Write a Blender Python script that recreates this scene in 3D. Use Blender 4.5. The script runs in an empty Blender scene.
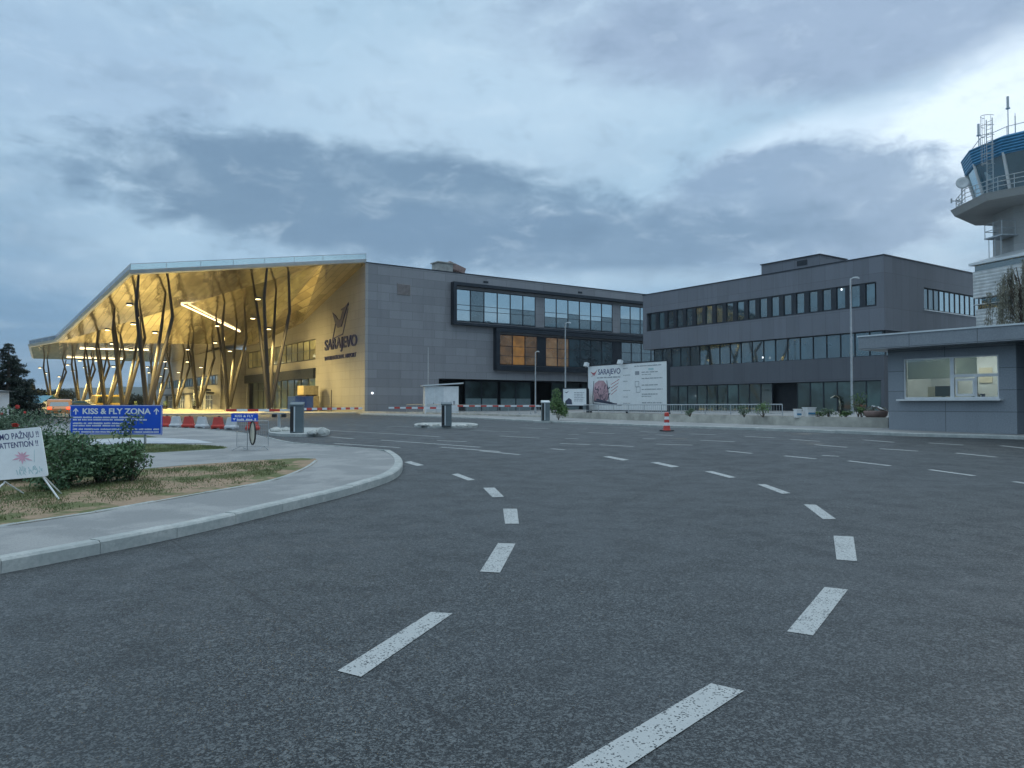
import bpy, bmesh, math, random
import numpy as np
from mathutils import Vector, Matrix

random.seed(7)
rng = np.random.default_rng(11)
D = bpy.data
SC = bpy.context.scene
COL = SC.collection
R = math.radians

# ------------------------------------------------------------------ camera
FOC = 745.0
HORIZON = 404.0
EYE = 1.65
PITCH = math.atan((HORIZON - 384.0) / FOC)
cam_d = D.cameras.new('camera')
cam = D.objects.new('camera', cam_d)
COL.objects.link(cam)
cam.location = (0, 0, EYE)
cam.rotation_euler = (R(90) + PITCH, 0, 0)
cam_d.sensor_width = 36.0
cam_d.lens = FOC / 1024.0 * 36.0
cam_d.clip_start = 0.05
cam_d.clip_end = 20000
SC.camera = cam

# ------------------------------------------------------------------ world: dusk sky under broken cloud
SUN_EL, SUN_AZ = 9.0, 52.0      # degrees; azimuth measured from +Y towards +X
W = D.worlds.new('World')
SC.world = W
W.use_nodes = True
nt = W.node_tree
nt.nodes.clear()


class NB:
    """small node-graph builder"""
    def __init__(s, tree):
        s.t = tree

    def n(s, typ, **kw):
        nd = s.t.nodes.new(typ)
        for k, v in kw.items():
            setattr(nd, k, v)
        return nd

    def put(s, sock, v):
        if isinstance(v, bpy.types.NodeSocket):
            s.t.links.new(v, sock)
        elif v is not None:
            if isinstance(v, (tuple, list)) and len(v) == 3 and sock.type == 'RGBA':
                v = (*v, 1)
            sock.default_value = v

    def m(s, op, a=None, b=None, c=None, clamp=False):
        nd = s.n('ShaderNodeMath', operation=op, use_clamp=clamp)
        for i, v in enumerate((a, b, c)):
            if v is not None:
                s.put(nd.inputs[i], v)
        return nd.outputs[0]

    def vm(s, op, a=None, b=None):
        nd = s.n('ShaderNodeVectorMath', operation=op)
        s.put(nd.inputs[0], a)
        if b is not None:
            s.put(nd.inputs[1], b)
        return nd.outputs[0]

    def noise(s, vec, scale, detail=4, rough=0.55, dist=0.0):
        nd = s.n('ShaderNodeTexNoise')
        s.put(nd.inputs['Vector'], vec)
        nd.inputs['Scale'].default_value = scale
        nd.inputs['Detail'].default_value = detail
        nd.inputs['Roughness'].default_value = rough
        nd.inputs['Distortion'].default_value = dist
        return nd.outputs[0]

    def smooth(s, v, lo, hi, a=0.0, b=1.0):
        nd = s.n('ShaderNodeMapRange', interpolation_type='SMOOTHSTEP')
        s.put(nd.inputs[0], v)
        for i, x in enumerate((lo, hi, a, b)):
            nd.inputs[i + 1].default_value = x
        return nd.outputs[0]

    def mix(s, f, a, b, blend='MIX'):
        nd = s.n('ShaderNodeMix', data_type='RGBA', blend_type=blend)
        s.put(nd.inputs[0], f)
        s.put(nd.inputs[6], a)
        s.put(nd.inputs[7], b)
        return nd.outputs[2]

    def sep(s, v):
        nd = s.n('ShaderNodeSeparateXYZ')
        s.put(nd.inputs[0], v)
        return nd.outputs

    def comb(s, x=0.0, y=0.0, z=0.0):
        nd = s.n('ShaderNodeCombineXYZ')
        for i, v in enumerate((x, y, z)):
            s.put(nd.inputs[i], v)
        return nd.outputs[0]


def srgb(r, g, b, k=1.0):
    def f(c):
        c /= 255.0
        return (c / 12.92 if c <= 0.04045 else ((c + 0.055) / 1.055) ** 2.4) * k
    return (f(r), f(g), f(b))


b = NB(nt)
tc = b.n('ShaderNodeTexCoord').outputs['Generated']
dirv = b.vm('NORMALIZE', tc)
dx, dy, dz = b.sep(dirv)[0:3]
az = b.m('ARCTAN2', dx, dy)
el = b.m('ARCSINE', dz)
# cloud-plane coordinates, for streaks that shrink towards the horizon
inv = b.m('DIVIDE', 1.0, b.m('ADD', b.m('MAXIMUM', dz, 0.0), 0.10))
pl = b.comb(b.m('MULTIPLY', dx, inv), b.m('MULTIPLY', dy, inv), 0.0)
n_big = b.noise(pl, 0.9, 5, 0.55, 0.3)
n_mid = b.noise(b.comb(az, b.m('MULTIPLY', el, 1.9), 0.3), 6.5, 8, 0.60, 0.25)
n_fin = b.noise(b.comb(az, b.m('MULTIPLY', el, 2.0), 4.0), 15.0, 8, 0.62, 0.3)
wob = b.m('ADD', b.m('MULTIPLY', b.m('SUBTRACT', n_mid, 0.5), 0.42), b.m('MULTIPLY', b.m('SUBTRACT', n_fin, 0.5), 0.30))


def blob(px, py, wx, wy, tilt=0.0, soft=(1.25, 0.35)):
    u = (px - 512) / FOC
    a0 = math.atan(u)
    e0 = math.atan((HORIZON - py) / FOC / math.sqrt(1 + u * u))
    wa, we = wx / FOC, wy / FOC
    A = b.m('SUBTRACT', az, a0)
    E = b.m('SUBTRACT', el, e0)
    ct, st = math.cos(tilt), math.sin(tilt)
    A2 = b.m('ADD', b.m('MULTIPLY', A, ct), b.m('MULTIPLY', E, st))
    E2 = b.m('SUBTRACT', b.m('MULTIPLY', E, ct), b.m('MULTIPLY', A, st))
    q = b.m('ADD', b.m('POWER', b.m('ABSOLUTE', b.m('DIVIDE', A2, wa)), 2.0), b.m('POWER', b.m('ABSOLUTE', b.m('DIVIDE', E2, we)), 2.0))
    q = b.m('SQRT', q)
    q = b.m('ADD', q, b.m('MULTIPLY', wob, 1.9))
    return b.smooth(q, soft[0], soft[1])


col = b.mix(b.smooth(el, 0.02, 0.30), srgb(118, 155, 186), srgb(160, 188, 208))
col = b.mix(b.m('MULTIPLY', b.smooth(n_big, 0.42, 0.62), 0.5), col, srgb(178, 198, 214))


def lay(col, mask, k, c):
    return b.mix(b.m('MULTIPLY', mask, k), col, c)


col = lay(col, blob(480, 95, 330, 60, 0.05, (1.3, 0.2)), 0.55, srgb(180, 203, 220))
col = lay(col, blob(60, 60, 200, 80, 0.0, (1.3, 0.2)), 0.45, srgb(150, 172, 198))
col = lay(col, blob(150, 225, 110, 60, 0, (1.2, 0.3)), 0.55, srgb(165, 194, 214))
col = lay(col, blob(800, 30, 300, 62, -0.12, (1.25, 0.4)), 0.85, srgb(146, 164, 188))
col = lay(col, blob(990, 125, 200, 62, 0.28, (1.2, 0.5)), 1.0, srgb(226, 240, 250))
col = lay(col, blob(800, 140, 90, 22, 0.2, (1.3, 0.4)), 0.8, srgb(205, 222, 236))
col = lay(col, blob(905, 225, 120, 34, 0.2, (1.2, 0.2)), 0.6, srgb(198, 216, 232))
col = lay(col, blob(560, 165, 150, 30, 0.15, (1.2, 0.2)), 0.45, srgb(168, 190, 208))
col = lay(col, blob(800, 208, 165, 66, 0, (1.05, 0.72)), 0.9, srgb(128, 152, 178))
col = lay(col, blob(355, 200, 300, 58, -0.06, (1.1, 0.62)), 0.92, srgb(104, 131, 156))
col = lay(col, blob(560, 238, 280, 44, 0, (1.15, 0.5)), 0.85, srgb(110, 137, 163))
col = lay(col, blob(-60, 210, 150, 90, 0, (1.2, 0.4)), 0.3, srgb(112, 140, 168))
col = lay(col, blob(40, 320, 190, 36, 0.0, (1.2, 0.3)), 0.55, srgb(98, 138, 172))
col = lay(col, blob(600, 280, 180, 13, 0.0, (1.2, 0.2)), 0.55, srgb(172, 196, 214))
col = lay(col, b.smooth(n_mid, 0.52, 0.70), 0.22, srgb(196, 216, 230))
col = lay(col, b.smooth(n_mid, 0.48, 0.32), 0.22, srgb(98, 124, 150))
col = lay(col, b.smooth(n_fin, 0.52, 0.70), 0.16, srgb(215, 230, 240))
col = lay(col, b.smooth(n_fin, 0.48, 0.30), 0.16, srgb(90, 116, 142))
sm_ = b.n('ShaderNodeVectorMath', operation='MULTIPLY')
b.put(sm_.inputs[0], col)
sm_.inputs[1].default_value = (1.09, 1.12, 1.155)
col = sm_.outputs[0]
# overcast skies are brightest, and greyest, overhead
col = b.mix(b.m('MULTIPLY', b.smooth(el, 0.45, 1.1), 0.70), col, (0.51, 0.545, 0.565))
zen = b.smooth(el, 0.48, 1.2, 1.0, 2.05)
sc_ = b.n('ShaderNodeVectorMath', operation='SCALE')
b.put(sc_.inputs[0], col)
b.put(sc_.inputs['Scale'], b.m('MULTIPLY', zen, 10.0))
sky = b.n('ShaderNodeTexSky', sky_type='NISHITA')
sky.sun_disc = False
sky.sun_elevation = R(SUN_EL)
sky.sun_rotation = R(SUN_AZ)
fin = b.mix(0.94, sky.outputs[0], sc_.outputs[0])
bg = b.n('ShaderNodeBackground')
b.put(bg.inputs[0], fin)
bg.inputs[1].default_value = 0.10
wo = b.n('ShaderNodeOutputWorld')
nt.links.new(bg.outputs[0], wo.inputs[0])

# ------------------------------------------------------------------ sun, exposure
sd = D.lights.new('sun', 'SUN')
sd.energy = 0.5
sd.angle = R(25)
sd.color = (1.0, 0.95, 0.88)
sun = D.objects.new('sun', sd)
COL.objects.link(sun)
sdir = Vector((math.sin(R(SUN_AZ)) * math.cos(R(SUN_EL)), math.cos(R(SUN_AZ)) * math.cos(R(SUN_EL)), math.sin(R(SUN_EL))))
sun.rotation_euler = (-sdir).to_track_quat('-Z', 'Y').to_euler()
sun.location = sdir * 50 + Vector((0, 0, 60))

SC.view_settings.view_transform = 'Standard'
SC.view_settings.look = 'None'
SC.view_settings.exposure = 0.24
SC.view_settings.gamma = 1.0
SC.view_settings.use_curve_mapping = False
SC.render.engine = 'CYCLES'
SC.cycles.use_denoising = True
SC.cycles.max_bounces = 5
SC.cycles.glossy_bounces = 3
SC.cycles.diffuse_bounces = 3
SC.cycles.transparent_max_bounces = 8
SC.cycles.sample_clamp_indirect = 6
SC.cycles.caustics_reflective = False
SC.cycles.caustics_refractive = False

# ------------------------------------------------------------------ ground height, image rays


def sstep(v, a, c):
    t = min(1, max(0, (v - a) / (c - a)))
    return t * t * (3 - 2 * t)


def g(x, y):
    s = sstep(y, 4.5, 30)
    return s * (0.46 + 0.012 * min(max(x, 0), 25.5)) + 0.0028 * min(max(y - 30, 0), 70)


CP, SP = math.cos(PITCH), math.sin(PITCH)


def ray(px, py):
    u, v = (px - 512) / FOC, (384 - py) / FOC
    return Vector((u, CP - v * SP, SP + v * CP))


def gp(px, py, off=0.0):
    """point where the view ray through a pixel of the photograph meets the ground"""
    d = ray(px, py)
    lo, hi = 0.5, 400.0
    f = lambda t: EYE + d.z * t - (g(d.x * t, d.y * t) + off)
    t = lo
    while t < hi and f(t) > 0:
        t *= 1.01
    lo = t / 1.01
    hi = t
    for _ in range(30):
        m_ = (lo + hi) / 2
        if f(m_) > 0:
            lo = m_
        else:
            hi = m_
    return Vector((d.x * lo, d.y * lo, EYE + d.z * lo))


def wx(px, d):
    return (px - 512) / FOC * d


def wz(py, d):
    return EYE + (HORIZON - py) / FOC * d


# ------------------------------------------------------------------ materials
def mat(name, base=(0.5, 0.5, 0.5), rough=0.6, metal=0.0, var=0.12, vscale=3.0, bump=0.0, bscale=40.0, ior=None, coat=0.0, emit=None, estr=0.0, objvar=0.0):
    m_ = D.materials.new(name)
    m_.use_nodes = True
    t = m_.node_tree
    q = NB(t)
    p = t.nodes['Principled BSDF']
    co = q.n('ShaderNodeTexCoord').outputs['Object']
    c = None
    if var > 0:
        nz = q.noise(co, vscale, 6, 0.65)
        f = q.smooth(nz, 0.3, 0.7)
        lo = tuple(v * (1 - var) for v in base)
        hi = tuple(min(1, v * (1 + var)) for v in base)
        c = q.mix(f, lo, hi)
        q.put(p.inputs['Roughness'], q.smooth(nz, 0.3, 0.7, max(0.02, rough * 0.85), min(1, rough * 1.12)))
    else:
        p.inputs['Roughness'].default_value = rough
        c = (*base, 1)
    if objvar > 0:
        oi = q.n('ShaderNodeObjectInfo').outputs['Random']
        hv = q.n('ShaderNodeHueSaturation')
        q.put(hv.inputs['Color'], c)
        q.put(hv.inputs['Value'], q.smooth(oi, 0, 1, 1 - objvar, 1 + objvar))
        c = hv.outputs[0]
    q.put(p.inputs['Base Color'], c)
    p.inputs['Metallic'].default_value = metal
    if ior:
        p.inputs['IOR'].default_value = ior
    if coat:
        p.inputs['Coat Weight'].default_value = coat
    if bump > 0:
        bn = q.n('ShaderNodeBump')
        bn.inputs['Strength'].default_value = bump
        bn.inputs['Distance'].default_value = 0.02
        q.put(bn.inputs['Height'], q.noise(co, bscale, 4, 0.6))
        q.put(p.inputs['Normal'], bn.outputs[0])
    if emit:
        q.put(p.inputs['Emission Color'], emit)
        p.inputs['Emission Strength'].default_value = estr
    return m_


def panel_mat(name, base, bw, bh, rough=0.5, joint=0.55, mortar=0.012, pv=0.06, offset=0.5, gran=0.14, metal=0.0, streak=0.17):
    """stone or metal cladding: panels with joints, each panel slightly its own tone"""
    m_ = D.materials.new(name)
    m_.use_nodes = True
    t = m_.node_tree
    q = NB(t)
    p = t.nodes['Principled BSDF']
    co = q.n('ShaderNodeTexCoord').outputs['Object']
    x, y, z = q.sep(co)[0:3]
    v = q.comb(q.m('ADD', x, y), z, 0.0)
    br = q.n('ShaderNodeTexBrick')
    br.offset = offset
    q.put(br.inputs['Vector'], v)
    br.inputs['Scale'].default_value = 1.0
    br.inputs['Brick Width'].default_value = bw
    br.inputs['Row Height'].default_value = bh
    br.inputs['Mortar Size'].default_value = mortar
    br.inputs['Mortar Smooth'].default_value = 0.2
    br.inputs['Bias'].default_value = 0.0
    lo = tuple(c * (1 - pv) for c in base)
    hi = tuple(c * (1 + pv) for c in base)
    br.inputs['Color1'].default_value = (*lo, 1)
    br.inputs['Color2'].default_value = (*hi, 1)
    br.inputs['Mortar'].default_value = (*[c * joint for c in base], 1)
    c = br.outputs['Color']
    n1 = q.noise(co, 22, 5, 0.7)
    c = q.mix(gran, c, q.mix(q.smooth(n1, 0.3, 0.7), (0.0, 0.0, 0.0), (0.8, 0.8, 0.8)), 'OVERLAY')
    st = q.noise(q.comb(q.m('MULTIPLY', q.m('ADD', x, y), 1.2), q.m('MULTIPLY', z, 0.12), 0), 1.0, 5, 0.6)
    c = q.mix(q.m('MULTIPLY', q.smooth(st, 0.45, 0.75), streak * 2), c, tuple(v_ * 0.6 for v_ in base))
    q.put(p.inputs['Base Color'], c)
    p.inputs['Roughness'].default_value = rough
    p.inputs['Metallic'].default_value = metal
    bn = q.n('ShaderNodeBump', invert=True)
    bn.inputs['Strength'].default_value = 0.5
    bn.inputs['Distance'].default_value = 0.01
    q.put(bn.inputs['Height'], br.outputs['Fac'])
    q.put(p.inputs['Normal'], bn.outputs[0])
    return m_


def asphalt_mat():
    m_ = D.materials.new('asphalt')
    m_.use_nodes = True
    t = m_.node_tree
    q = NB(t)
    p = t.nodes['Principled BSDF']
    co = q.n('ShaderNodeNewGeometry').outputs['Position']
    vo = q.n('ShaderNodeTexVoronoi')
    q.put(vo.inputs['Vector'], co)
    vo.inputs['Scale'].default_value = 105
    rnd = q.sep(vo.outputs['Color'])[0]
    stone = q.smooth(rnd, 0.30, 0.98)
    vo2 = q.n('ShaderNodeTexVoronoi')
    q.put(vo2.inputs['Vector'], co)
    vo2.inputs['Scale'].default_value = 46
    rnd2 = q.sep(vo2.outputs['Color'])[1]
    c = q.mix(stone, (0.006, 0.009, 0.011), (0.130, 0.147, 0.152))
    c = q.mix(q.m('MULTIPLY', q.smooth(rnd2, 0.86, 0.97), 0.5), c, (0.19, 0.21, 0.215))
    c = q.mix(q.m('MULTIPLY', q.smooth(rnd2, 0.30, 0.05), 0.5), c, (0.016, 0.020, 0.024))
    big = q.noise(co, 0.16, 5, 0.6)
    mid = q.noise(co, 1.7, 5, 0.65)
    c = q.mix(q.m('MULTIPLY', q.smooth(big, 0.35, 0.7), 0.34), c, (0.078, 0.090, 0.100))
    c = q.mix(q.m('MULTIPLY', q.smooth(mid, 0.45, 0.75), 0.34), c, (0.028, 0.034, 0.038))
    # long soft streaks left by turning wheels
    sx, sy, sz = q.sep(co)[0:3]
    st = q.noise(q.comb(q.m('MULTIPLY', q.m('ADD', sx, q.m('MULTIPLY', sy, 0.3)), 0.9), q.m('MULTIPLY', sy, 0.07), 0), 1.0, 4, 0.55, 0.5)
    c = q.mix(q.m('MULTIPLY', q.smooth(st, 0.52, 0.75), 0.34), c, (0.026, 0.032, 0.037))
    fine = q.noise(co, 7.0, 4, 0.7)
    c = q.mix(q.m('MULTIPLY', q.smooth(fine, 0.5, 0.75), 0.22), c, (0.11, 0.12, 0.125))
    # seams between the paver's passes
    ln = q.m('ADD', q.m('ADD', q.m('MULTIPLY', sx, 0.80), q.m('MULTIPLY', sy, 0.60)), q.m('MULTIPLY', q.noise(co, 0.5, 3, 0.5), 0.12))
    sd_ = q.m('ABSOLUTE', q.m('SUBTRACT', q.m('FRACT', q.m('DIVIDE', ln, 4.3)), 0.5))
    c = q.mix(q.m('MULTIPLY', q.smooth(sd_, 0.0045, 0.0015), 0.5), c, (0.015, 0.018, 0.02))
    # dusty grit
    dust = q.noise(co, 0.45, 6, 0.7, 0.6)
    c = q.mix(q.m('MULTIPLY', q.smooth(dust, 0.55, 0.75), 0.15), c, (0.11, 0.115, 0.115))
    # dry sandy scuffs where the parking bays begin
    sand = q.noise(q.comb(q.m('MULTIPLY', sx, 0.5), q.m('MULTIPLY', sy, 0.5), 3.0), 1.0, 4, 0.6)
    band = q.m('MULTIPLY', q.smooth(sy, 19, 23), q.smooth(sy, 42, 30))
    c = q.mix(q.m('MULTIPLY', q.m('MULTIPLY', q.smooth(sand, 0.60, 0.74), band), 0.55), c, (0.20, 0.17, 0.135))
    q.put(p.inputs['Base Color'], c)
    q.put(p.inputs['Roughness'], q.smooth(mid, 0.35, 0.7, 0.52, 0.68))
    p.inputs['IOR'].default_value = 1.5
    bn = q.n('ShaderNodeBump')
    bn.inputs['Strength'].default_value = 0.9
    bn.inputs['Distance'].default_value = 0.005
    q.put(bn.inputs['Height'], q.m('ADD', q.m('SUBTRACT', 1.0, vo.outputs['Distance']), q.m('MULTIPLY', rnd, 0.6)))
    q.put(p.inputs['Normal'], bn.outputs[0])
    return m_


def paint_mat():
    m_ = D.materials.new('road_paint')
    m_.use_nodes = True
    t = m_.node_tree
    q = NB(t)
    p = t.nodes['Principled BSDF']
    co = q.n('ShaderNodeNewGeometry').outputs['Position']
    vo = q.n('ShaderNodeTexVoronoi')
    q.put(vo.inputs['Vector'], co)
    vo.inputs['Scale'].default_value = 105
    rnd = q.sep(vo.outputs['Color'])[0]
    wear = q.noise(co, 5.0, 5, 0.7)
    thr = q.smooth(wear, 0.38, 0.74, 0.03, 0.36)
    hole = q.m('LESS_THAN', rnd, thr)
    c = q.mix(hole, q.mix(wear, (0.36, 0.385, 0.385), (0.52, 0.54, 0.53)), (0.07, 0.08, 0.085))
    q.put(p.inputs['Base Color'], c)
    p.inputs['Roughness'].default_value = 0.7
    bn = q.n('ShaderNodeBump')
    bn.inputs['Strength'].default_value = 0.5
    bn.inputs['Distance'].default_value = 0.004
    q.put(bn.inputs['Height'], vo.outputs['Distance'])
    q.put(p.inputs['Normal'], bn.outputs[0])
    return m_


def ground_mix(name, cols, scale, speck=30, bump=0.4, rough=0.95, thr=(0.42, 0.6)):
    m_ = D.materials.new(name)
    m_.use_nodes = True
    t = m_.node_tree
    q = NB(t)
    p = t.nodes['Principled BSDF']
    co = q.n('ShaderNodeNewGeometry').outputs['Position']
    n1 = q.noise(co, scale, 6, 0.65, 0.3)
    n2 = q.noise(co, speck, 5, 0.7)
    c = q.mix(q.smooth(n1, *thr), cols[0], cols[1])
    c = q.mix(q.m('MULTIPLY', q.smooth(n2, 0.4, 0.7), 0.5), c, cols[2])
    q.put(p.inputs['Base Color'], c)
    p.inputs['Roughness'].default_value = rough
    p.inputs['Specular IOR Level'].default_value = 0.2
    bn = q.n('ShaderNodeBump')
    bn.inputs['Strength'].default_value = bump
    bn.inputs['Distance'].default_value = 0.02
    q.put(bn.inputs['Height'], n2)
    q.put(p.inputs['Normal'], bn.outputs[0])
    return m_


def soffit_mat():
    """brushed champagne metal trays: each tray tilts a hair, so it mirrors the plaza in broken stripes"""
    m_ = D.materials.new('champagne_metal_trays')
    m_.use_nodes = True
    t = m_.node_tree
    q = NB(t)
    p = t.nodes['Principled BSDF']
    co = q.n('ShaderNodeTexCoord').outputs['Object']
    x, y, z = q.sep(co)[0:3]
    br = q.n('ShaderNodeTexBrick')
    q.put(br.inputs['Vector'], q.comb(y, x, 0))
    br.inputs['Scale'].default_value = 1.0
    br.inputs['Brick Width'].default_value = 4.0
    br.inputs['Row Height'].default_value = 0.9
    br.inputs['Mortar Size'].default_value = 0.035
    br.inputs['Mortar Smooth'].default_value = 0.1
    br.inputs['Color1'].default_value = (0, 0, 0, 1)
    br.inputs['Color2'].default_value = (1, 1, 1, 1)
    br.inputs['Mortar'].default_value = (0.5, 0.5, 0.5, 1)
    rnd = q.sep(br.outputs['Color'])[0]
    c = q.mix(rnd, (0.56, 0.46, 0.27), (0.95, 0.84, 0.56))  # light and dark tray tones paint in the broken stripes of a reflection
    c = q.mix(q.m('MULTIPLY', br.outputs['Fac'], 0.8), c, (0.16, 0.12, 0.06))
    q.put(p.inputs['Base Color'], c)
    p.inputs['Metallic'].default_value = 0.80
    p.inputs['Roughness'].default_value = 0.13
    # each tray's surface leans a little: random plane gradient per tray + slight oil-canning
    wave = q.noise(q.comb(q.m('MULTIPLY', x, 1.0), q.m('MULTIPLY', y, 0.35), 0), 0.9, 3, 0.5)
    h = q.m('ADD', q.m('MULTIPLY', wave, 0.35), q.m('MULTIPLY', q.m('MULTIPLY', rnd, q.m('FRACT', q.m('DIVIDE', x, 0.9))), 0.5))
    bn = q.n('ShaderNodeBump')
    bn.inputs['Strength'].default_value = 0.35
    bn.inputs['Distance'].default_value = 0.22
    q.put(bn.inputs['Height'], h)
    q.put(p.inputs['Normal'], bn.outputs[0])
    return m_


def glass_mat(name, tint, refl, rough=0.03, objvar=0.5, emit=None, estr=0.0):
    """coated facade glass: dark body, strong reflection"""
    m_ = D.materials.new(name)
    m_.use_nodes = True
    t = m_.node_tree
    q = NB(t)
    p = t.nodes['Principled BSDF']
    co = q.n('ShaderNodeTexCoord').outputs['Object']
    oi = q.n('ShaderNodeObjectInfo').outputs['Random']
    inner = q.noise(co, 0.55, 3, 0.5)
    c = q.mix(q.smooth(inner, 0.40, 0.62), tuple(v * 0.55 for v in tint), tuple(v * 1.5 for v in tint))
    hv = q.n('ShaderNodeHueSaturation')
    q.put(hv.inputs['Color'], c)
    q.put(hv.inputs['Value'], q.smooth(oi, 0, 1, 1 - objvar, 1 + objvar))
    q.put(p.inputs['Base Color'], hv.outputs[0])
    p.inputs['Roughness'].default_value = 0.35
    gl = q.n('ShaderNodeBsdfGlossy')
    gl.inputs['Roughness'].default_value = rough
    gl.inputs['Color'].default_value = (0.80, 0.93, 0.96, 1)
    bn = q.n('ShaderNodeBump')
    bn.inputs['Strength'].default_value = 0.03
    bn.inputs['Distance'].default_value = 0.05
    q.put(bn.inputs['Height'], q.noise(co, 0.8, 2, 0.5))
    q.put(gl.inputs['Normal'], bn.outputs[0])
    mx = q.n('ShaderNodeMixShader')
    fr = q.n('ShaderNodeFresnel')
    fr.inputs['IOR'].default_value = 1.5
    q.put(mx.inputs[0], q.m('ADD', refl, q.m('MULTIPLY', fr.outputs[0], 1 - refl), clamp=True))
    t.links.new(p.outputs[0], mx.inputs[1])
    t.links.new(gl.outputs[0], mx.inputs[2])
    t.links.new(mx.outputs[0], t.nodes['Material Output'].inputs[0])
    if emit:
        e2 = q.mix(q.smooth(q.noise(co, 0.8, 3, 0.5), 0.35, 0.65), tuple(v * 0.55 for v in emit), emit)
        q.put(p.inputs['Emission Color'], e2)
        q.put(p.inputs['Emission Strength'], q.smooth(oi, 0, 1, estr * 0.6, estr * 1.3))
    return m_


def clear_glass():
    m_ = D.materials.new('clear_pane')
    m_.use_nodes = True
    t = m_.node_tree
    q = NB(t)
    t.nodes.remove(t.nodes['Principled BSDF'])
    tr = q.n('ShaderNodeBsdfTransparent')
    tr.inputs[0].default_value = (0.86, 0.93, 0.92, 1)
    gl = q.n('ShaderNodeBsdfGlossy')
    gl.inputs['Roughness'].default_value = 0.02
    fr = q.n('ShaderNodeFresnel')
    fr.inputs['IOR'].default_value = 1.5
    mx = q.n('ShaderNodeMixShader')
    q.put(mx.inputs[0], q.m('ADD', q.m('MULTIPLY', fr.outputs[0], 1.4), 0.10))
    t.links.new(tr.outputs[0], mx.inputs[1])
    t.links.new(gl.outputs[0], mx.inputs[2])
    t.links.new(mx.outputs[0], t.nodes['Material Output'].inputs[0])
    return m_


def leaf_mat(name, c1, c2, c3=None):
    m_ = D.materials.new(name)
    m_.use_nodes = True
    t = m_.node_tree
    q = NB(t)
    p = t.nodes['Principled BSDF']
    co = q.n('ShaderNodeNewGeometry').outputs['Position']
    n1 = q.noise(co, 1.6, 4, 0.6)
    n2 = q.noise(co, 16, 3, 0.6)
    c = q.mix(q.smooth(n1, 0.35, 0.65), c1, c2)
    if c3:
        c = q.mix(q.smooth(n2, 0.5, 0.75), c, c3)
    q.put(p.inputs['Base Color'], c)
    p.inputs['Roughness'].default_value = 0.5
    p.inputs['Specular IOR Level'].default_value = 0.35
    return m_


M = {}
M['asphalt'] = asphalt_mat()
M['paint'] = paint_mat()
M['terrain'] = ground_mix('far_ground', ((0.07, 0.085, 0.045), (0.10, 0.10, 0.06), (0.13, 0.12, 0.08)), 0.05, 2.0)
M['hills'] = ground_mix('wooded_hills', ((0.035, 0.055, 0.035), (0.07, 0.085, 0.05), (0.03, 0.045, 0.03)), 0.004, 0.03, bump=1.0)
M['side'] = ground_mix('footway_asphalt', ((0.29, 0.30, 0.30), (0.38, 0.385, 0.38), (0.19, 0.20, 0.20)), 0.8, 55, bump=0.5)
M['kerb'] = ground_mix('kerb_concrete', ((0.40, 0.43, 0.42), (0.50, 0.52, 0.50), (0.28, 0.31, 0.31)), 2.5, 18, bump=0.4)
M['dirt'] = ground_mix('verge_soil', ((0.15, 0.165, 0.075), (0.38, 0.27, 0.19), (0.11, 0.12, 0.06)), 1.3, 9, bump=1.0, thr=(0.42, 0.54))
M['grassbed'] = ground_mix('grass_soil', ((0.10, 0.14, 0.055), (0.17, 0.18, 0.09), (0.07, 0.09, 0.04)), 1.5, 20, bump=1.0)
M['gravel'] = ground_mix('pale_gravel', ((0.48, 0.52, 0.54), (0.60, 0.63, 0.64), (0.36, 0.39, 0.41)), 1.5, 25, bump=0.8)
M['plaza'] = panel_mat('plaza_paving', (0.42, 0.41, 0.38), 1.2, 1.2, rough=0.55, joint=0.7, mortar=0.02)
M['blade'] = leaf_mat('grass_blades', (0.09, 0.13, 0.045), (0.17, 0.19, 0.08), (0.24, 0.22, 0.11))
M['bush'] = leaf_mat('rose_leaves', (0.06, 0.125, 0.066), (0.11, 0.195, 0.095), (0.16, 0.25, 0.13))
M['hedge'] = leaf_mat('hedge_leaves', (0.085, 0.135, 0.085), (0.12, 0.18, 0.11), (0.15, 0.22, 0.13))
M['spruce'] = leaf_mat('spruce_needles', (0.018, 0.032, 0.024), (0.030, 0.048, 0.034))
M['willow'] = leaf_mat('grey_leaves', (0.17, 0.18, 0.14), (0.26, 0.26, 0.20), (0.16, 0.12, 0.09))
M['greenleaf'] = leaf_mat('fresh_leaves', (0.07, 0.14, 0.05), (0.12, 0.21, 0.07), (0.20, 0.27, 0.09))
M['fartree'] = leaf_mat('far_leaves', (0.06, 0.085, 0.04), (0.12, 0.13, 0.06))
M['petal'] = mat('rose_petals', (0.62, 0.06, 0.05), 0.55)
M['bark'] = mat('bark', (0.11, 0.09, 0.07), 0.9, var=0.3, bump=0.6)
M['stone'] = panel_mat('grey_stone_cladding', (0.262, 0.266, 0.285), 3.0, 1.0, rough=0.50, pv=0.11, mortar=0.02, joint=0.62)
M['stone_warm'] = panel_mat('pale_stone_cladding', (0.36, 0.355, 0.34), 3.0, 1.0, rough=0.55, pv=0.05, mortar=0.02, joint=0.7)
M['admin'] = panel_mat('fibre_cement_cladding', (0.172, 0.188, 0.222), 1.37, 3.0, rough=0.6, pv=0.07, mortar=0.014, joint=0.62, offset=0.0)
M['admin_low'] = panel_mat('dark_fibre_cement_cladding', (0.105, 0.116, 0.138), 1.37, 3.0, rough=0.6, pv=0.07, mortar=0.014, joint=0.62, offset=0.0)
M['kiosk'] = panel_mat('kiosk_cladding', (0.265, 0.295, 0.33), 2.2, 0.72, rough=0.5, pv=0.06, mortar=0.012, joint=0.45, offset=0.0)
M['kioskroof'] = panel_mat('kiosk_fascia_cladding', (0.28, 0.31, 0.345), 2.2, 3.0, rough=0.45, pv=0.05, mortar=0.012, joint=0.4, offset=0.0)
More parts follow.
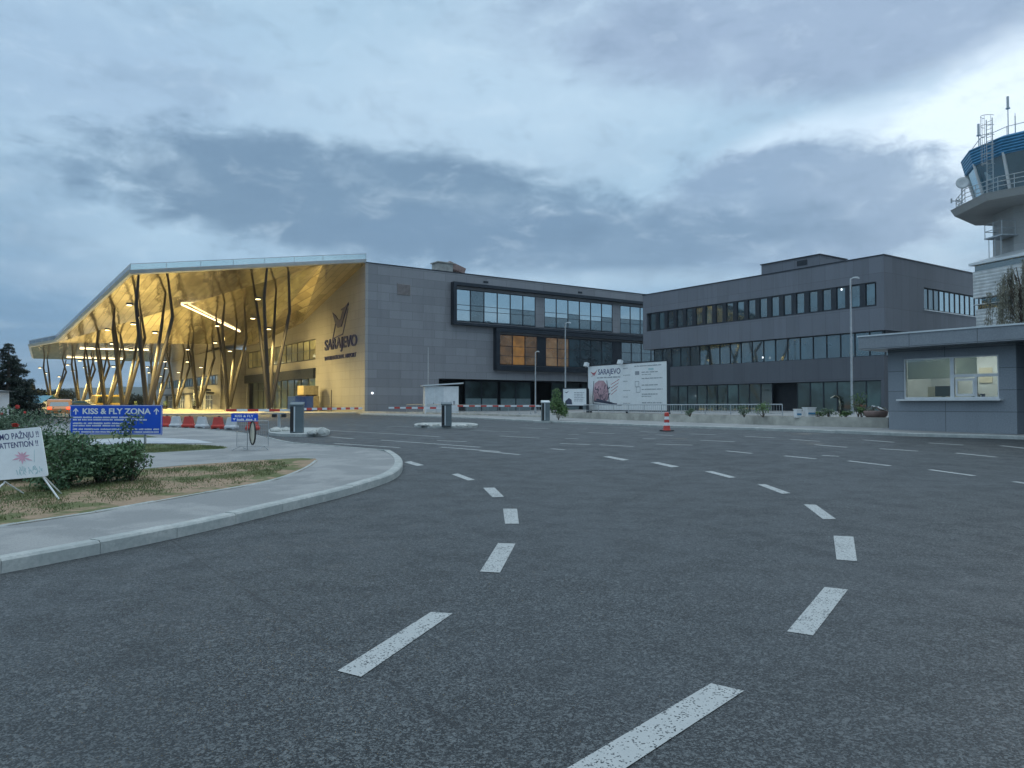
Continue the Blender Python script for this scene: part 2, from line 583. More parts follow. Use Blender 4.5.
M['dark'] = mat('dark_metal', (0.022, 0.030, 0.042), 0.45, 0.3)
M['darkframe'] = mat('charcoal_frame', (0.028, 0.036, 0.048), 0.4, 0.2)
M['black'] = mat('black_void', (0.012, 0.015, 0.02), 0.8, var=0.2)
M['steel'] = mat('galvanised_steel', (0.42, 0.45, 0.47), 0.42, 0.6, var=0.15)
M['silver'] = mat('silver_sheet', (0.66, 0.70, 0.72), 0.4, 0.45, var=0.08, vscale=0.6)
M['white'] = mat('white_paint', (0.72, 0.74, 0.75), 0.5, var=0.06)
M['offwhite'] = mat('offwhite_sheet', (0.60, 0.64, 0.66), 0.5, var=0.08)
M['column'] = mat('bronze_painted_steel', (0.034, 0.030, 0.026), 0.6, 0.0, var=0.15)
M['soffit'] = soffit_mat()
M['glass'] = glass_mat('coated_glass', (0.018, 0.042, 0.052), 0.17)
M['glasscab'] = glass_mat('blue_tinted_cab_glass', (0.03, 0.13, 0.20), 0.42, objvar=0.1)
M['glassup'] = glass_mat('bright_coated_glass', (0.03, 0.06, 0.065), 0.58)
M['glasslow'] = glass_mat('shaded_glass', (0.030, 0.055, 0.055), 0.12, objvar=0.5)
M['glasslit'] = glass_mat('lit_glass', (0.20, 0.13, 0.05), 0.12, emit=(1.0, 0.47, 0.09), estr=0.30)
M['glasslitdim'] = glass_mat('dimly_lit_glass', (0.12, 0.10, 0.06), 0.22, emit=(0.9, 0.5, 0.2), estr=0.14)
M['glassgold'] = glass_mat('hall_glass', (0.11, 0.11, 0.06), 0.18, objvar=0.5, emit=(0.85, 0.62, 0.18), estr=0.16)
M['clear'] = clear_glass()
M['blue'] = mat('blue_sign_film', (0.004, 0.085, 0.60), 0.45, var=0.05)
M['bluetower'] = None
M['navy'] = mat('navy_letters', (0.010, 0.026, 0.13), 0.4, var=0.05)
M['navyprint'] = mat('navy_print', (0.05, 0.06, 0.17), 0.6, var=0.1)
M['signwhite'] = mat('white_lettering', (0.80, 0.83, 0.85), 0.5, var=0.03)
M['board'] = mat('white_banner', (0.80, 0.83, 0.84), 0.55, var=0.04)
M['greyprint'] = mat('grey_print', (0.30, 0.33, 0.36), 0.7, var=0.1)
M['darkprint'] = mat('dark_print', (0.06, 0.07, 0.11), 0.7, var=0.2)
M['pinkprint'] = mat('pink_print', (0.50, 0.32, 0.36), 0.7, var=0.35, vscale=1.2)
M['redprint'] = mat('red_print', (0.45, 0.12, 0.14), 0.7, var=0.1)
M['pinkpaint'] = mat('pink_paint', (0.70, 0.40, 0.50), 0.7, var=0.12, vscale=14)
M['tealpaint'] = mat('teal_paint', (0.42, 0.60, 0.62), 0.7, var=0.08)
M['red'] = mat('red_plastic', (0.52, 0.045, 0.030), 0.5, var=0.12)
M['whiteplastic'] = mat('white_plastic', (0.55, 0.58, 0.60), 0.5, var=0.12)
M['redtape'] = mat('red_reflective', (0.58, 0.06, 0.045), 0.4, var=0.08)
M['rubber'] = mat('black_rubber', (0.02, 0.02, 0.022), 0.75)
M['cabinet'] = mat('cabinet_grey', (0.115, 0.15, 0.165), 0.45, var=0.1)
M['concrete'] = mat('cast_concrete', (0.36, 0.36, 0.34), 0.9, var=0.22, vscale=1.4, bump=0.3)
M['wallconc'] = mat('rough_plastered_wall', (0.43, 0.42, 0.375), 0.9, var=0.28, vscale=0.9, bump=0.4, bscale=12)
M['rock'] = mat('pale_rock', (0.52, 0.53, 0.50), 0.9, var=0.2, bump=0.5, bscale=9)
M['yellow'] = mat('yellow_wrap', (0.36, 0.30, 0.17), 0.5, var=0.2)
M['orange'] = mat('orange_car_paint', (0.62, 0.22, 0.04), 0.3, coat=0.6, var=0.05)
M['carwhite'] = mat('white_car_paint', (0.60, 0.62, 0.62), 0.3, coat=0.6, var=0.04)
M['cargrey'] = mat('grey_car_paint', (0.06, 0.075, 0.09), 0.3, coat=0.6, var=0.04)
M['carred'] = mat('red_car_paint', (0.5, 0.05, 0.03), 0.3, coat=0.6, var=0.04)
M['busyellow'] = mat('yellow_bus_paint', (0.36, 0.27, 0.09), 0.3, coat=0.6, var=0.04)
M['bluebox'] = mat('blue_container_paint', (0.04, 0.09, 0.28), 0.5, var=0.15)
M['blueroof'] = mat('blue_roof_sheet', (0.06, 0.22, 0.38), 0.5, var=0.15)
M['lamp'] = mat('lit_lamp_lens', (0.9, 0.85, 0.7), 0.4, var=0, emit=(1.0, 0.78, 0.42), estr=6.0)
M['strip'] = mat('lit_strip_lens', (0.9, 0.85, 0.7), 0.4, var=0, emit=(1.0, 0.82, 0.52), estr=2.6)
M['walllamp'] = mat('lit_wall_lamp', (0.9, 0.9, 0.9), 0.4, var=0, emit=(0.9, 0.95, 1.0), estr=1.6)
M['taillight'] = mat('lit_tail_light', (0.6, 0.02, 0.01), 0.3, var=0, emit=(1.0, 0.10, 0.03), estr=2.5)
M['headlight'] = mat('lit_head_light', (0.9, 0.9, 0.8), 0.3, var=0, emit=(1.0, 0.85, 0.6), estr=3.0)
M['film'] = mat('frosted_film', (0.20, 0.27, 0.28), 0.5, var=0.1)
M['ventgrey'] = mat('vent_grey', (0.27, 0.245, 0.245), 0.6)
M['cream'] = mat('cream_interior', (0.62, 0.58, 0.46), 0.7, var=0.08)
M['blind'] = mat('grey_roller_blind', (0.60, 0.63, 0.60), 0.8, var=0.05)
M['terracotta'] = mat('weathered_terracotta', (0.30, 0.21, 0.19), 0.85, var=0.2)
M['cloth'] = mat('white_sheet', (0.66, 0.70, 0.72), 0.8, var=0.1)
def translucent(m_):
    t = m_.node_tree
    p = t.nodes['Principled BSDF']
    tl = t.nodes.new('ShaderNodeBsdfTranslucent')
    tl.inputs[0].default_value = (0.75, 0.80, 0.76, 1)
    mx = t.nodes.new('ShaderNodeMixShader')
    mx.inputs[0].default_value = 0.5
    t.links.new(p.outputs[0], mx.inputs[1])
    t.links.new(tl.outputs[0], mx.inputs[2])
    t.links.new(mx.outputs[0], t.nodes['Material Output'].inputs[0])


translucent(M['blind'])
M['soil'] = mat('planting_soil', (0.12, 0.11, 0.08), 0.95, var=0.4, bump=0.8, bscale=10)
M['roofing'] = mat('roof_membrane', (0.20, 0.21, 0.22), 0.9)


def corrugated(name, base, axis_scale=22.0, bs=0.8):
    m_ = D.materials.new(name)
    m_.use_nodes = True
    t = m_.node_tree
    q = NB(t)
    p = t.nodes['Principled BSDF']
    co = q.n('ShaderNodeTexCoord').outputs['Object']
    z = q.sep(co)[2]
    h = q.m('SINE', q.m('MULTIPLY', z, axis_scale))
    n1 = q.noise(co, 2.0, 5, 0.6)
    c = q.mix(q.smooth(n1, 0.3, 0.7), tuple(v * 0.82 for v in base), tuple(v * 1.15 for v in base))
    c = q.mix(q.smooth(h, -0.7, -1.0), c, tuple(v * (0.55 if bs > 0.5 else 0.75) for v in base))
    q.put(p.inputs['Base Color'], c)
    p.inputs['Roughness'].default_value = 0.42
    bn = q.n('ShaderNodeBump')
    bn.inputs['Strength'].default_value = bs
    bn.inputs['Distance'].default_value = 0.05
    q.put(bn.inputs['Height'], h)
    q.put(p.inputs['Normal'], bn.outputs[0])
    return m_


M['bluetower'] = corrugated('blue_corrugated_sheet', (0.035, 0.25, 0.48), 30)
M['whiteclad'] = corrugated('white_ribbed_sheet', (0.56, 0.59, 0.60), 24, 0.25)
M['towershaft'] = panel_mat('tower_shaft_concrete', (0.40, 0.41, 0.41), 1.6, 1.2, rough=0.8, pv=0.05, joint=0.75)


# ------------------------------------------------------------------ mesh building
class MB:
    def __init__(s):
        s.v, s.f, s.mi = [], [], []

    def add(s, vs, fs, mi=0):
        o = len(s.v)
        s.v += [tuple(p) for p in vs]
        for f in fs:
            s.f.append([o + i for i in f])
            s.mi.append(mi)
        return s

    def box(s, x0, x1, y0, y1, z0, z1, mi=0):
        vs = [(x0, y0, z0), (x1, y0, z0), (x1, y1, z0), (x0, y1, z0), (x0, y0, z1), (x1, y0, z1), (x1, y1, z1), (x0, y1, z1)]
        return s.add(vs, [(3, 2, 1, 0), (4, 5, 6, 7), (0, 1, 5, 4), (1, 2, 6, 5), (2, 3, 7, 6), (3, 0, 4, 7)], mi)

    def obox(s, c, ax, ay, az_, mi=0):
        """oriented box: centre and three half-axis vectors"""
        c, ax, ay, az_ = Vector(c), Vector(ax), Vector(ay), Vector(az_)
        vs = [c + ax * i + ay * j + az_ * k for k in (-1, 1) for (i, j) in ((-1, -1), (1, -1), (1, 1), (-1, 1))]
        return s.add(vs, [(3, 2, 1, 0), (4, 5, 6, 7), (0, 1, 5, 4), (1, 2, 6, 5), (2, 3, 7, 6), (3, 0, 4, 7)], mi)

    def prism(s, pts, z0, z1, mi=0):
        """plan polygon extruded; z0/z1 number or function(x,y)"""
        f0 = z0 if callable(z0) else (lambda x, y: z0)
        f1 = z1 if callable(z1) else (lambda x, y: z1)
        n = len(pts)
        vs = [(x, y, f0(x, y)) for x, y in pts] + [(x, y, f1(x, y)) for x, y in pts]
        fs = [tuple(reversed(range(n))), tuple(range(n, 2 * n))] + [(i, (i + 1) % n, n + (i + 1) % n, n + i) for i in range(n)]
        return s.add(vs, fs, mi)

    def plate(s, o, ux, uy, pts, t, mi=0):
        """2-D outline pts in frame o,ux,uy given thickness t along the normal"""
        o, ux, uy = Vector(o), Vector(ux), Vector(uy)
        nn = ux.cross(uy).normalized()
        n = len(pts)
        a = [o + ux * p + uy * q for p, q in pts]
        vs = a + [p + nn * t for p in a]
        fs = [tuple(reversed(range(n))), tuple(range(n, 2 * n))] + [(i, (i + 1) % n, n + (i + 1) % n, n + i) for i in range(n)]
        return s.add(vs, fs, mi)

    def tube(s, pts, r, n=8, mi=0, cap=True, closed=False):
        pts = [Vector(p) for p in pts]
        rs = r if isinstance(r, (list, tuple)) else [r] * len(pts)
        rings = []
        L = len(pts)
        prev = None
        for i, p in enumerate(pts):
            if closed:
                t = pts[(i + 1) % L] - pts[i - 1]
            else:
                t = (pts[min(i + 1, L - 1)] - pts[max(i - 1, 0)])
            t.normalize()
            if prev is None:
                up = Vector((0, 0, 1)) if abs(t.z) < 0.95 else Vector((1, 0, 0))
                a = t.cross(up).normalized()
            else:
                a = (prev - t * prev.dot(t)).normalized()
            prev = a
            bb = t.cross(a)
            rings.append([p + (a * math.cos(2 * math.pi * k / n) + bb * math.sin(2 * math.pi * k / n)) * rs[i] for k in range(n)])
        vs = [q for rg in rings for q in rg]
        fs = []
        m_ = L if closed else L - 1
        for i in range(m_):
            j = (i + 1) % L
            for k in range(n):
                k2 = (k + 1) % n
                fs.append((i * n + k, i * n + k2, j * n + k2, j * n + k))
        if cap and not closed:
            fs.append(tuple(reversed(range(n))))
            fs.append(tuple(range((L - 1) * n, L * n)))
        return s.add(vs, fs, mi)

    def loft(s, rings, mi=0, cap=True):
        n = len(rings[0])
        vs = [q for rg in rings for q in rg]
        fs = []
        for i in range(len(rings) - 1):
            for k in range(n):
                k2 = (k + 1) % n
                fs.append((i * n + k, i * n + k2, (i + 1) * n + k2, (i + 1) * n + k))
        if cap:
            fs.append(tuple(reversed(range(n))))
            fs.append(tuple(range((len(rings) - 1) * n, len(rings) * n)))
        return s.add(vs, fs, mi)

    def build(s, name, mats, parent=None, loc=(0, 0, 0), rz=0.0, bevel=0.0, smooth=False, recalc=True):
        me = D.meshes.new(name)
        me.from_pydata(s.v, [], s.f)
        if not isinstance(mats, (list, tuple)):
            mats = [mats]
        for m_ in mats:
            me.materials.append(m_)
        me.polygons.foreach_set('material_index', s.mi)
        if recalc:
            bm = bmesh.new()
            bm.from_mesh(me)
            bmesh.ops.recalc_face_normals(bm, faces=bm.faces)
            bm.to_mesh(me)
            bm.free()
        if smooth:
            me.polygons.foreach_set('use_smooth', [True] * len(me.polygons))
        me.update()
        o = D.objects.new(name, me)
        COL.objects.link(o)
        o.location = loc
        o.rotation_euler = (0, 0, rz)
        if parent:
            o.parent = parent
        if bevel:
            bv = o.modifiers.new('bevel', 'BEVEL')
            bv.width = bevel
            bv.segments = 2
            bv.limit_method = 'ANGLE'
        return o


def tag(o, label, cat, group=None):
    o['label'] = label
    o['category'] = cat
    if group:
        o['group'] = group
    return o


def structure(o):
    o['kind'] = 'structure'
    return o


def stuff(o, label, cat):
    o['kind'] = 'stuff'
    return tag(o, label, cat)


def thing(name, label, cat, loc, rz=0.0, group=None):
    o = D.objects.new(name, None)
    COL.objects.link(o)
    o.empty_display_size = 0.3
    o.location = loc
    o.rotation_euler = (0, 0, rz)
    return tag(o, label, cat, group)


def dup(o, loc, rz=0.0, label=None, parent=None):
    c = o.copy()
    COL.objects.link(c)
    if parent is None:
        c.location = loc
        c.rotation_euler = (0, 0, rz)
        if label:
            c['label'] = label
    else:
        c.parent = parent
    for ch in o.children:
        dup(ch, None, parent=c)
    return c


def text_obj(txt, size, m_, parent, o, ux, uy, lift=0.01, depth=0.01, name='lettering', width=None, align='LEFT', bold=0.0):
    """real letters; o is the baseline start (or centre), ux the reading direction, uy up"""
    cu = D.curves.new('txt', 'FONT')
    cu.body = txt
    cu.size = size
    cu.extrude = depth
    cu.offset = bold
    cu.align_x = align
    tmp = D.objects.new('txt', cu)
    COL.objects.link(tmp)
    dg = bpy.context.evaluated_depsgraph_get()
    me = D.meshes.new_from_object(tmp.evaluated_get(dg))
    D.objects.remove(tmp)
    D.curves.remove(cu)
    xs = [v.co.x for v in me.vertices]
    sx = 1.0
    if width and xs:
        sx = width / (max(xs) - min(xs))
    x0 = min(xs) if align == 'LEFT' else (min(xs) + max(xs)) / 2
    o, ux, uy = Vector(o), Vector(ux).normalized(), Vector(uy).normalized()
    nn = ux.cross(uy)
    for v in me.vertices:
        c = v.co
        v.co = o + ux * ((c.x - x0) * sx) + uy * c.y + nn * (c.z + lift)
    me.materials.clear()
    me.materials.append(m_)
    me.name = name
    ob = D.objects.new(name, me)
    COL.objects.link(ob)
    ob.parent = parent
    return ob


# ------------------------------------------------------------------ sheets that follow the ground
GX = sorted(set([round(-45 + 1.5 * i, 3) for i in range(61)] + [-400, -200, -120, -90, -60, 60, 90, 120, 200, 400, 25.5]))
GY = sorted(set([round(-6 + 1.5 * i, 3) for i in range(33)] + [4.5, 30, -60, -20, 50, 60, 70, 80, 90, 100, 150, 250, 400]))


def sheet(name, pts, off, m_, z_fn=None, skirt=0.0):
    bm = bmesh.new()
    vs = [bm.verts.new((p[0], p[1], 0)) for p in pts]
    f = bm.faces.new(vs)
    bmesh.ops.triangulate(bm, faces=[f])
    x0, x1 = min(p[0] for p in pts), max(p[0] for p in pts)
    y0, y1 = min(p[1] for p in pts), max(p[1] for p in pts)
    for gx in GX:
        if x0 < gx < x1:
            bmesh.ops.bisect_plane(bm, geom=bm.verts[:] + bm.edges[:] + bm.faces[:], dist=1e-4, plane_co=(gx, 0, 0), plane_no=(1, 0, 0))
    for gy in GY:
        if y0 < gy < y1:
            bmesh.ops.bisect_plane(bm, geom=bm.verts[:] + bm.edges[:] + bm.faces[:], dist=1e-4, plane_co=(0, gy, 0), plane_no=(0, 1, 0))
    bmesh.ops.remove_doubles(bm, verts=bm.verts, dist=1e-4)
    fn = z_fn or (lambda x, y: g(x, y) + off)
    for v in bm.verts:
        v.co.z = fn(v.co.x, v.co.y)
    if skirt:
        be = [e for e in bm.edges if len(e.link_faces) == 1]
        r = bmesh.ops.extrude_edge_only(bm, edges=be)
        for v in r['geom']:
            if isinstance(v, bmesh.types.BMVert):
                v.co.z -= skirt
    for f in bm.faces:
        f.normal_update()
        if abs(f.normal.z) > 0.5 and f.normal.z < 0:
            f.normal_flip()
    me = D.meshes.new(name)
    bm.to_mesh(me)
    bm.free()
    me.materials.append(m_)
    o = D.objects.new(name, me)
    COL.objects.link(o)
    return o


def catmull(pts, step=0.35):
    pts = [Vector((p[0], p[1])) for p in pts]
    out = []
    for i in range(len(pts) - 1):
        p0 = pts[max(i - 1, 0)]
        p1, p2 = pts[i], pts[i + 1]
        p3 = pts[min(i + 2, len(pts) - 1)]
        n = max(1, int((p2 - p1).length / step))
        for k in range(n):
            t = k / n
            out.append(0.5 * ((2 * p1) + (p2 - p0) * t + (2 * p0 - 5 * p1 + 4 * p2 - p3) * t * t + (3 * p1 - p0 - 3 * p2 + p3) * t ** 3))
    out.append(pts[-1])
    return out


def resample(pts, step):
    out = [pts[0]]
    acc = 0
    for i in range(len(pts) - 1):
        a, c = pts[i], pts[i + 1]
        L = (c - a).length
        while acc + L >= step:
            a = a + (c - a) * ((step - acc) / L)
            L = (c - a).length
            out.append(a)
            acc = 0
        acc += L
    out.append(pts[-1])
    return out


def kerbstones(mb, line, width, h, step=1.0, gap=0.006, side=1, base=-0.12):
    """row of kerb blocks along line; block lies on `side` of the line"""
    pts = resample(line, step / 3)
    n = len(pts)
    nor = []
    for i in range(n):
        t = (pts[min(i + 1, n - 1)] - pts[max(i - 1, 0)]).normalized()
        nor.append(Vector((-t.y, t.x)) * side)
    i = 0
    while i < n - 1:
        j = min(i + 3, n - 1)
        ring = []
        dz = random.uniform(-0.007, 0.007)
        for k in range(i, j + 1):
            p, q = pts[k], nor[k]
            if k == i and (pts[i + 1] - p).length > gap * 2:
                p = p + (pts[i + 1] - p).normalized() * gap
            gz = g(p.x, p.y)
            a = p + q * 0.0
            a2 = p + q * 0.025
            c = p + q * width
            ring.append([(a.x, a.y, gz + base), (a.x, a.y, gz + h - 0.025 + dz), (a2.x, a2.y, gz + h + dz), (c.x, c.y, gz + h + dz), (c.x, c.y, gz + base)])
        mb.loft(ring)
        i = j


# big terrain to the horizon
mb = MB()
ys = [-9000, -2500, -900, -300, -60] + [y for y in GY if y >= -20] + [900, 2500, 9000]
xs = [-9000, -2500, -900] + GX + [900, 2500, 9000]
vs = [(x, y, g(x, y) - 0.10) for y in ys for x in xs]
nx = len(xs)
fs = [(j * nx + i, j * nx + i + 1, (j + 1) * nx + i + 1, (j + 1) * nx + i) for j in range(len(ys) - 1) for i in range(nx - 1)]
mb.add(vs, fs)
structure(mb.build('ground', M['terrain']))

# hills all round the valley
mb = MB()
NA, NR = 180, 7
hv = []
for j in range(NR):
    for i in range(NA):
        a = 2 * math.pi * i / NA
        rr = 2300 + 420 * j
        prof = [0, 0.32, 0.62, 0.86, 1.0, 0.9, 0.6][j]
        big = 0.62 + 0.20 * math.sin(a * 3 + 0.7) + 0.13 * math.sin(a * 7 + 2.1) + 0.07 * math.sin(a * 17 + 1.2)
        h = 250 * prof * big + (12 * math.sin(a * 31 + j * 2) + 9 * math.sin(a * 53 + j)) * (prof > 0)
        hv.append((rr * math.sin(a), rr * math.cos(a), h - 1.0 * (j == 0)))
fs = [(j * NA + i, j * NA + (i + 1) % NA, (j + 1) * NA + (i + 1) % NA, (j + 1) * NA + i) for j in range(NR - 1) for i in range(NA)]
mb.add(hv, fs)
structure(mb.build('hills', M['hills'], smooth=True))

# road / car park asphalt
structure(sheet('road', [(-60, -20), (90, -20), (90, 60), (60, 80), (-60, 80)], 0.0, M['asphalt']))

# ---- painted markings (quads traced as they lie on the asphalt)
paint = []
dash_px = [
    [(337.5, 671.5), (361, 677.5), (452.5, 614), (431, 612.5)],
    [(480, 572), (500, 573), (515.5, 544), (498, 543.5)],
    [(503, 509), (517, 509), (519, 524), (505, 524)],
    [(483, 488), (494.5, 487.8), (504, 497), (492.5, 497.5)],
    [(451.5, 474.5), (458, 473.7), (475, 480), (468, 480.7)],
    [(404, 462.3), (410.5, 461.3), (424, 465.3), (417, 466.2)],
    [(711, 684), (744, 691.5), (583, 797), (520, 797)],
    [(824.5, 587.5), (848, 590), (813, 636), (787, 632)],
    [(833.5, 536), (853.5, 537), (857, 561.5), (836.5, 560)],
    [(803.5, 504.5), (816, 505), (836, 519.3), (823, 519.5)],
    [(757, 484.5), (765.5, 484.5), (791, 493.5), (782, 494)],
    [(704.5, 471.6), (712, 471.3), (736.5, 477.6), (729.5, 478.1)],
    [(650.5, 462.7), (658, 462.3), (679.5, 466.8), (671.5, 467.5)],
    [(602.5, 456.7), (609.5, 456.3), (629.5, 460), (622, 460.7)],
]
for q4 in dash_px:
    P = [gp(*p) for p in q4]
    o = sheet('m', P, 0.005, M['paint'])
    paint.append(o)
thin_px = [
    (848, 461, 890.5, 466), (929.5, 469.8, 974.5, 476), (956, 453.2, 997, 457.3), (1001, 445.8, 1030, 449), (1013.5, 481.8, 1050, 487),
    (879.5, 448.8, 918, 451.3), (928, 443, 963.5, 445.2), (784.5, 456, 816, 459), (726, 451, 752, 453.6), (814.5, 444.8, 847, 447.5),
    (863, 440, 894.5, 442.5), (822, 455.5, 839, 456.5), (303, 428.9, 440.6, 437), (334, 443.5, 400, 447.7), (381, 440.2, 480, 447.3),
    (330, 436.9, 354, 439), (388, 426.3, 415, 427), (345.7, 424.8, 368, 425.2), (437, 440.6, 467, 441.8), (568, 434.8, 579, 434.6),
    (577, 429, 587, 429), (588, 432.6, 615, 433.6), (565, 438.6, 578, 439), (655.6, 434.9, 673, 435.7), (640, 431.7, 657, 432.3),
    (643, 438.6, 656, 439), (600, 444.9, 633.7, 446.7), (551, 448.8, 565, 450), (656, 444.2, 693, 445.2), (470, 430.5, 520, 432),
    (500, 436, 540, 438.2), (520, 428, 548, 428.8), (700, 440.4, 735, 442), (745, 436.5, 775, 438), (790, 439.5, 820, 441.4),
    (480, 451, 520, 454.8), (440, 447.2, 500, 451.8), (690, 434, 715, 434.8), (560, 443.6, 590, 444.8), (620, 427.8, 640, 428.2),
]
for x0, y0, x1, y1 in thin_px:
    a, c = gp(x0, y0), gp(x1, y1)
    t = Vector((c.x - a.x, c.y - a.y)).normalized()
    nn = Vector((-t.y, t.x)) * 0.068
    P = [(a.x - nn.x, a.y - nn.y), (c.x - nn.x, c.y - nn.y), (c.x + nn.x, c.y + nn.y), (a.x + nn.x, a.y + nn.y)]
    paint.append(sheet('m', P, 0.005, M['paint']))
bm = bmesh.new()
for o in paint:
    bm.from_mesh(o.data)
    D.objects.remove(o)
me = D.meshes.new('road_markings')
bm.to_mesh(me)
bm.free()
me.materials.append(M['paint'])
rm = D.objects.new('road_markings', me)
COL.objects.link(rm)
structure(rm)

# ---- left footway island with kerb, verges, gravel
KH = 0.15
kerb_px = [(-120, 600), (0, 574), (46, 565), (145, 545), (220, 528), (300, 508), (350, 495), (390, 481.5), (402, 472), (401, 463), (391, 456)]
kl = catmull([gp(*p) for p in kerb_px])
back_px = [(391, 455.5), (330, 450.5), (297, 448), (262, 440.3), (239, 436), (200, 432.2), (165, 430.4), (100, 428), (-150, 424)]
bl = catmull([gp(*p) for p in back_px], 0.8)
W1 = 0.18
mb = MB()
kerbstones(mb, kl, W1, KH, side=1)
structure(mb.build('kerb', M['kerb']))
n = len(kl)
inner = []
for i in range(n):
    t = (kl[min(i + 1, n - 1)] - kl[max(i - 1, 0)]).normalized()
    inner.append(kl[i] + Vector((-t.y, t.x)) * (W1 - 0.02))
poly = resample(inner, 0.7)[:-1] + resample(bl[1:], 1.5)
structure(sheet('footway', poly, KH - 0.012, M['side'], skirt=0.25))
mb = MB()
kerbstones(mb, [bl[i] for i in range(len(bl) - 1)], 0.10, KH + 0.002, side=1, step=1.0)
ok = mb.build('back_kerb', M['kerb'])
structure(ok)

OFF = KH - 0.012


def px_sheet(name, pxs, off, m_, curve=True):
    P = [gp(px, py, OFF) for px, py in pxs]
    return sheet(name, P, off, m_)


verge_near = [(-60, 540), (0, 527), (98, 512.5), (195, 495), (240, 487.5), (278, 479.5), (300, 471.5), (312, 465.5), (317.5, 461)]
verge_far = [(315, 458.6), (300, 458), (247, 461), (190, 464.7), (142, 469), (60, 474), (0, 479), (-60, 484)]
structure(px_sheet('verge', verge_near + verge_far, OFF + 0.006, M['dirt']))
structure(px_sheet('grass_strip', [(60, 456), (150, 453), (224, 448.8), (228, 447.2), (200, 444.8), (148, 444), (60, 446)], OFF + 0.006, M['grassbed']))
structure(px_sheet('gravel_patch', [(60, 446), (148, 443.7), (205, 443.6), (213, 442.8), (195, 440), (165, 438.2), (130, 438), (60, 441)], OFF + 0.011, M['gravel']))
structure(px_sheet('back_verge', [(60, 441), (130, 438), (157, 437.2), (140, 434.5), (60, 435)], OFF + 0.006, M['grassbed']))
mb = MB()
for line in (verge_near, verge_far):
    ln = catmull([gp(px, py, OFF) for px, py in line])
    kerbstones(mb, ln, 0.07, OFF + 0.014, side=1, base=0.02, step=1.0, gap=0.006)
ln = catmull([gp(px, py, OFF) for px, py in [(60, 457), (150, 453.6), (224, 449.4)]])
kerbstones(mb, ln, 0.07, OFF + 0.014, side=1, base=0.02, step=1.0, gap=0.006)
structure(mb.build('edging_strip', M['kerb']))

# ---- right forecourt with kerb
rk_px = [(360, 414.6), (400, 416.2), (470, 418.7), (540, 422.3), (600, 425), (655, 427.3), (720, 429.2), (780, 431.2), (888, 435.6), (985, 438.3), (1024, 439.6), (1150, 443)]
rk = catmull([gp(px, py, 0) for px, py in rk_px], 1.0)
mb = MB()
kerbstones(mb, rk, 0.16, 0.12, side=1)
structure(mb.build('forecourt_kerb', M['kerb']))
n = len(rk)
inn = []
for i in range(n):
    t = (rk[min(i + 1, n - 1)] - rk[max(i - 1, 0)]).normalized()
    inn.append(rk[i] + Vector((-t.y, t.x)) * 0.15)
P = resample(inn, 1.5) + [Vector((60, 30)), Vector((85, 60)), Vector((85, 120)), Vector((0, 120)), Vector((-16, 84))]
structure(sheet('forecourt', P, 0.11, M['side'], skirt=0.25))

# ------------------------------------------------------------------ the building grid
TH = R(34.5)
Bv = Vector((math.cos(TH), math.sin(TH)))
Av = Vector((-math.sin(TH), math.cos(TH)))
TC = Vector((-16.8, 85.0))


def tloc(x, y):
    p = TC + Bv * x + Av * y
    return p


tp = [tloc(-1.5, -2.0), tloc(-1.5, 120), tloc(-46, 120), tloc(-46, 46), tloc(-31, 8), tloc(-27, -2.0)]
structure(sheet('plaza', [(p.x, p.y) for p in reversed(tp)], 0.12, M['plaza'], skirt=0.3))


def wall_openings(mb, face, u0, u1, z0, z1, openings, t=0.35, x0=0.0):
    """wall with real rectangular holes. face 'L': outer plane x=x0, looks to -x, u=y. 'R': outer plane y=x0, looks to -y, u=x"""
    us = sorted(set([u0, u1] + [v for o in openings for v in o[:2] if u0 < v < u1]))
    zs = sorted(set([z0, z1] + [v for o in openings for v in o[2:] if z0 < v < z1]))
    P = (lambda u, w, z: (x0 + w, u, z)) if face == 'L' else (lambda u, w, z: (u, x0 + w, z))

    def solid(i, j):
        if i < 0 or j < 0 or i >= len(us) - 1 or j >= len(zs) - 1:
            return False
        cu, cz = (us[i] + us[i + 1]) / 2, (zs[j] + zs[j + 1]) / 2
        return not any(o[0] < cu < o[1] and o[2] < cz < o[3] for o in openings)
    for i in range(len(us) - 1):
        for j in range(len(zs) - 1):
            if not solid(i, j):
                continue
            a, c, e, h = us[i], us[i + 1], zs[j], zs[j + 1]
            mb.add([P(a, 0, e), P(c, 0, e), P(c, 0, h), P(a, 0, h)], [(0, 1, 2, 3)])
            mb.add([P(a, t, e), P(c, t, e), P(c, t, h), P(a, t, h)], [(3, 2, 1, 0)])
            for (di, dj, q) in ((-1, 0, [(a, e), (a, h)]), (1, 0, [(c, e), (c, h)]), (0, -1, [(a, e), (c, e)]), (0, 1, [(a, h), (c, h)])):
                if not solid(i + di, j + dj):
                    (ua, za), (ub, zb) = q
                    mb.add([P(ua, 0, za), P(ub, 0, zb), P(ub, t, zb), P(ua, t, za)], [(0, 1, 2, 3)])


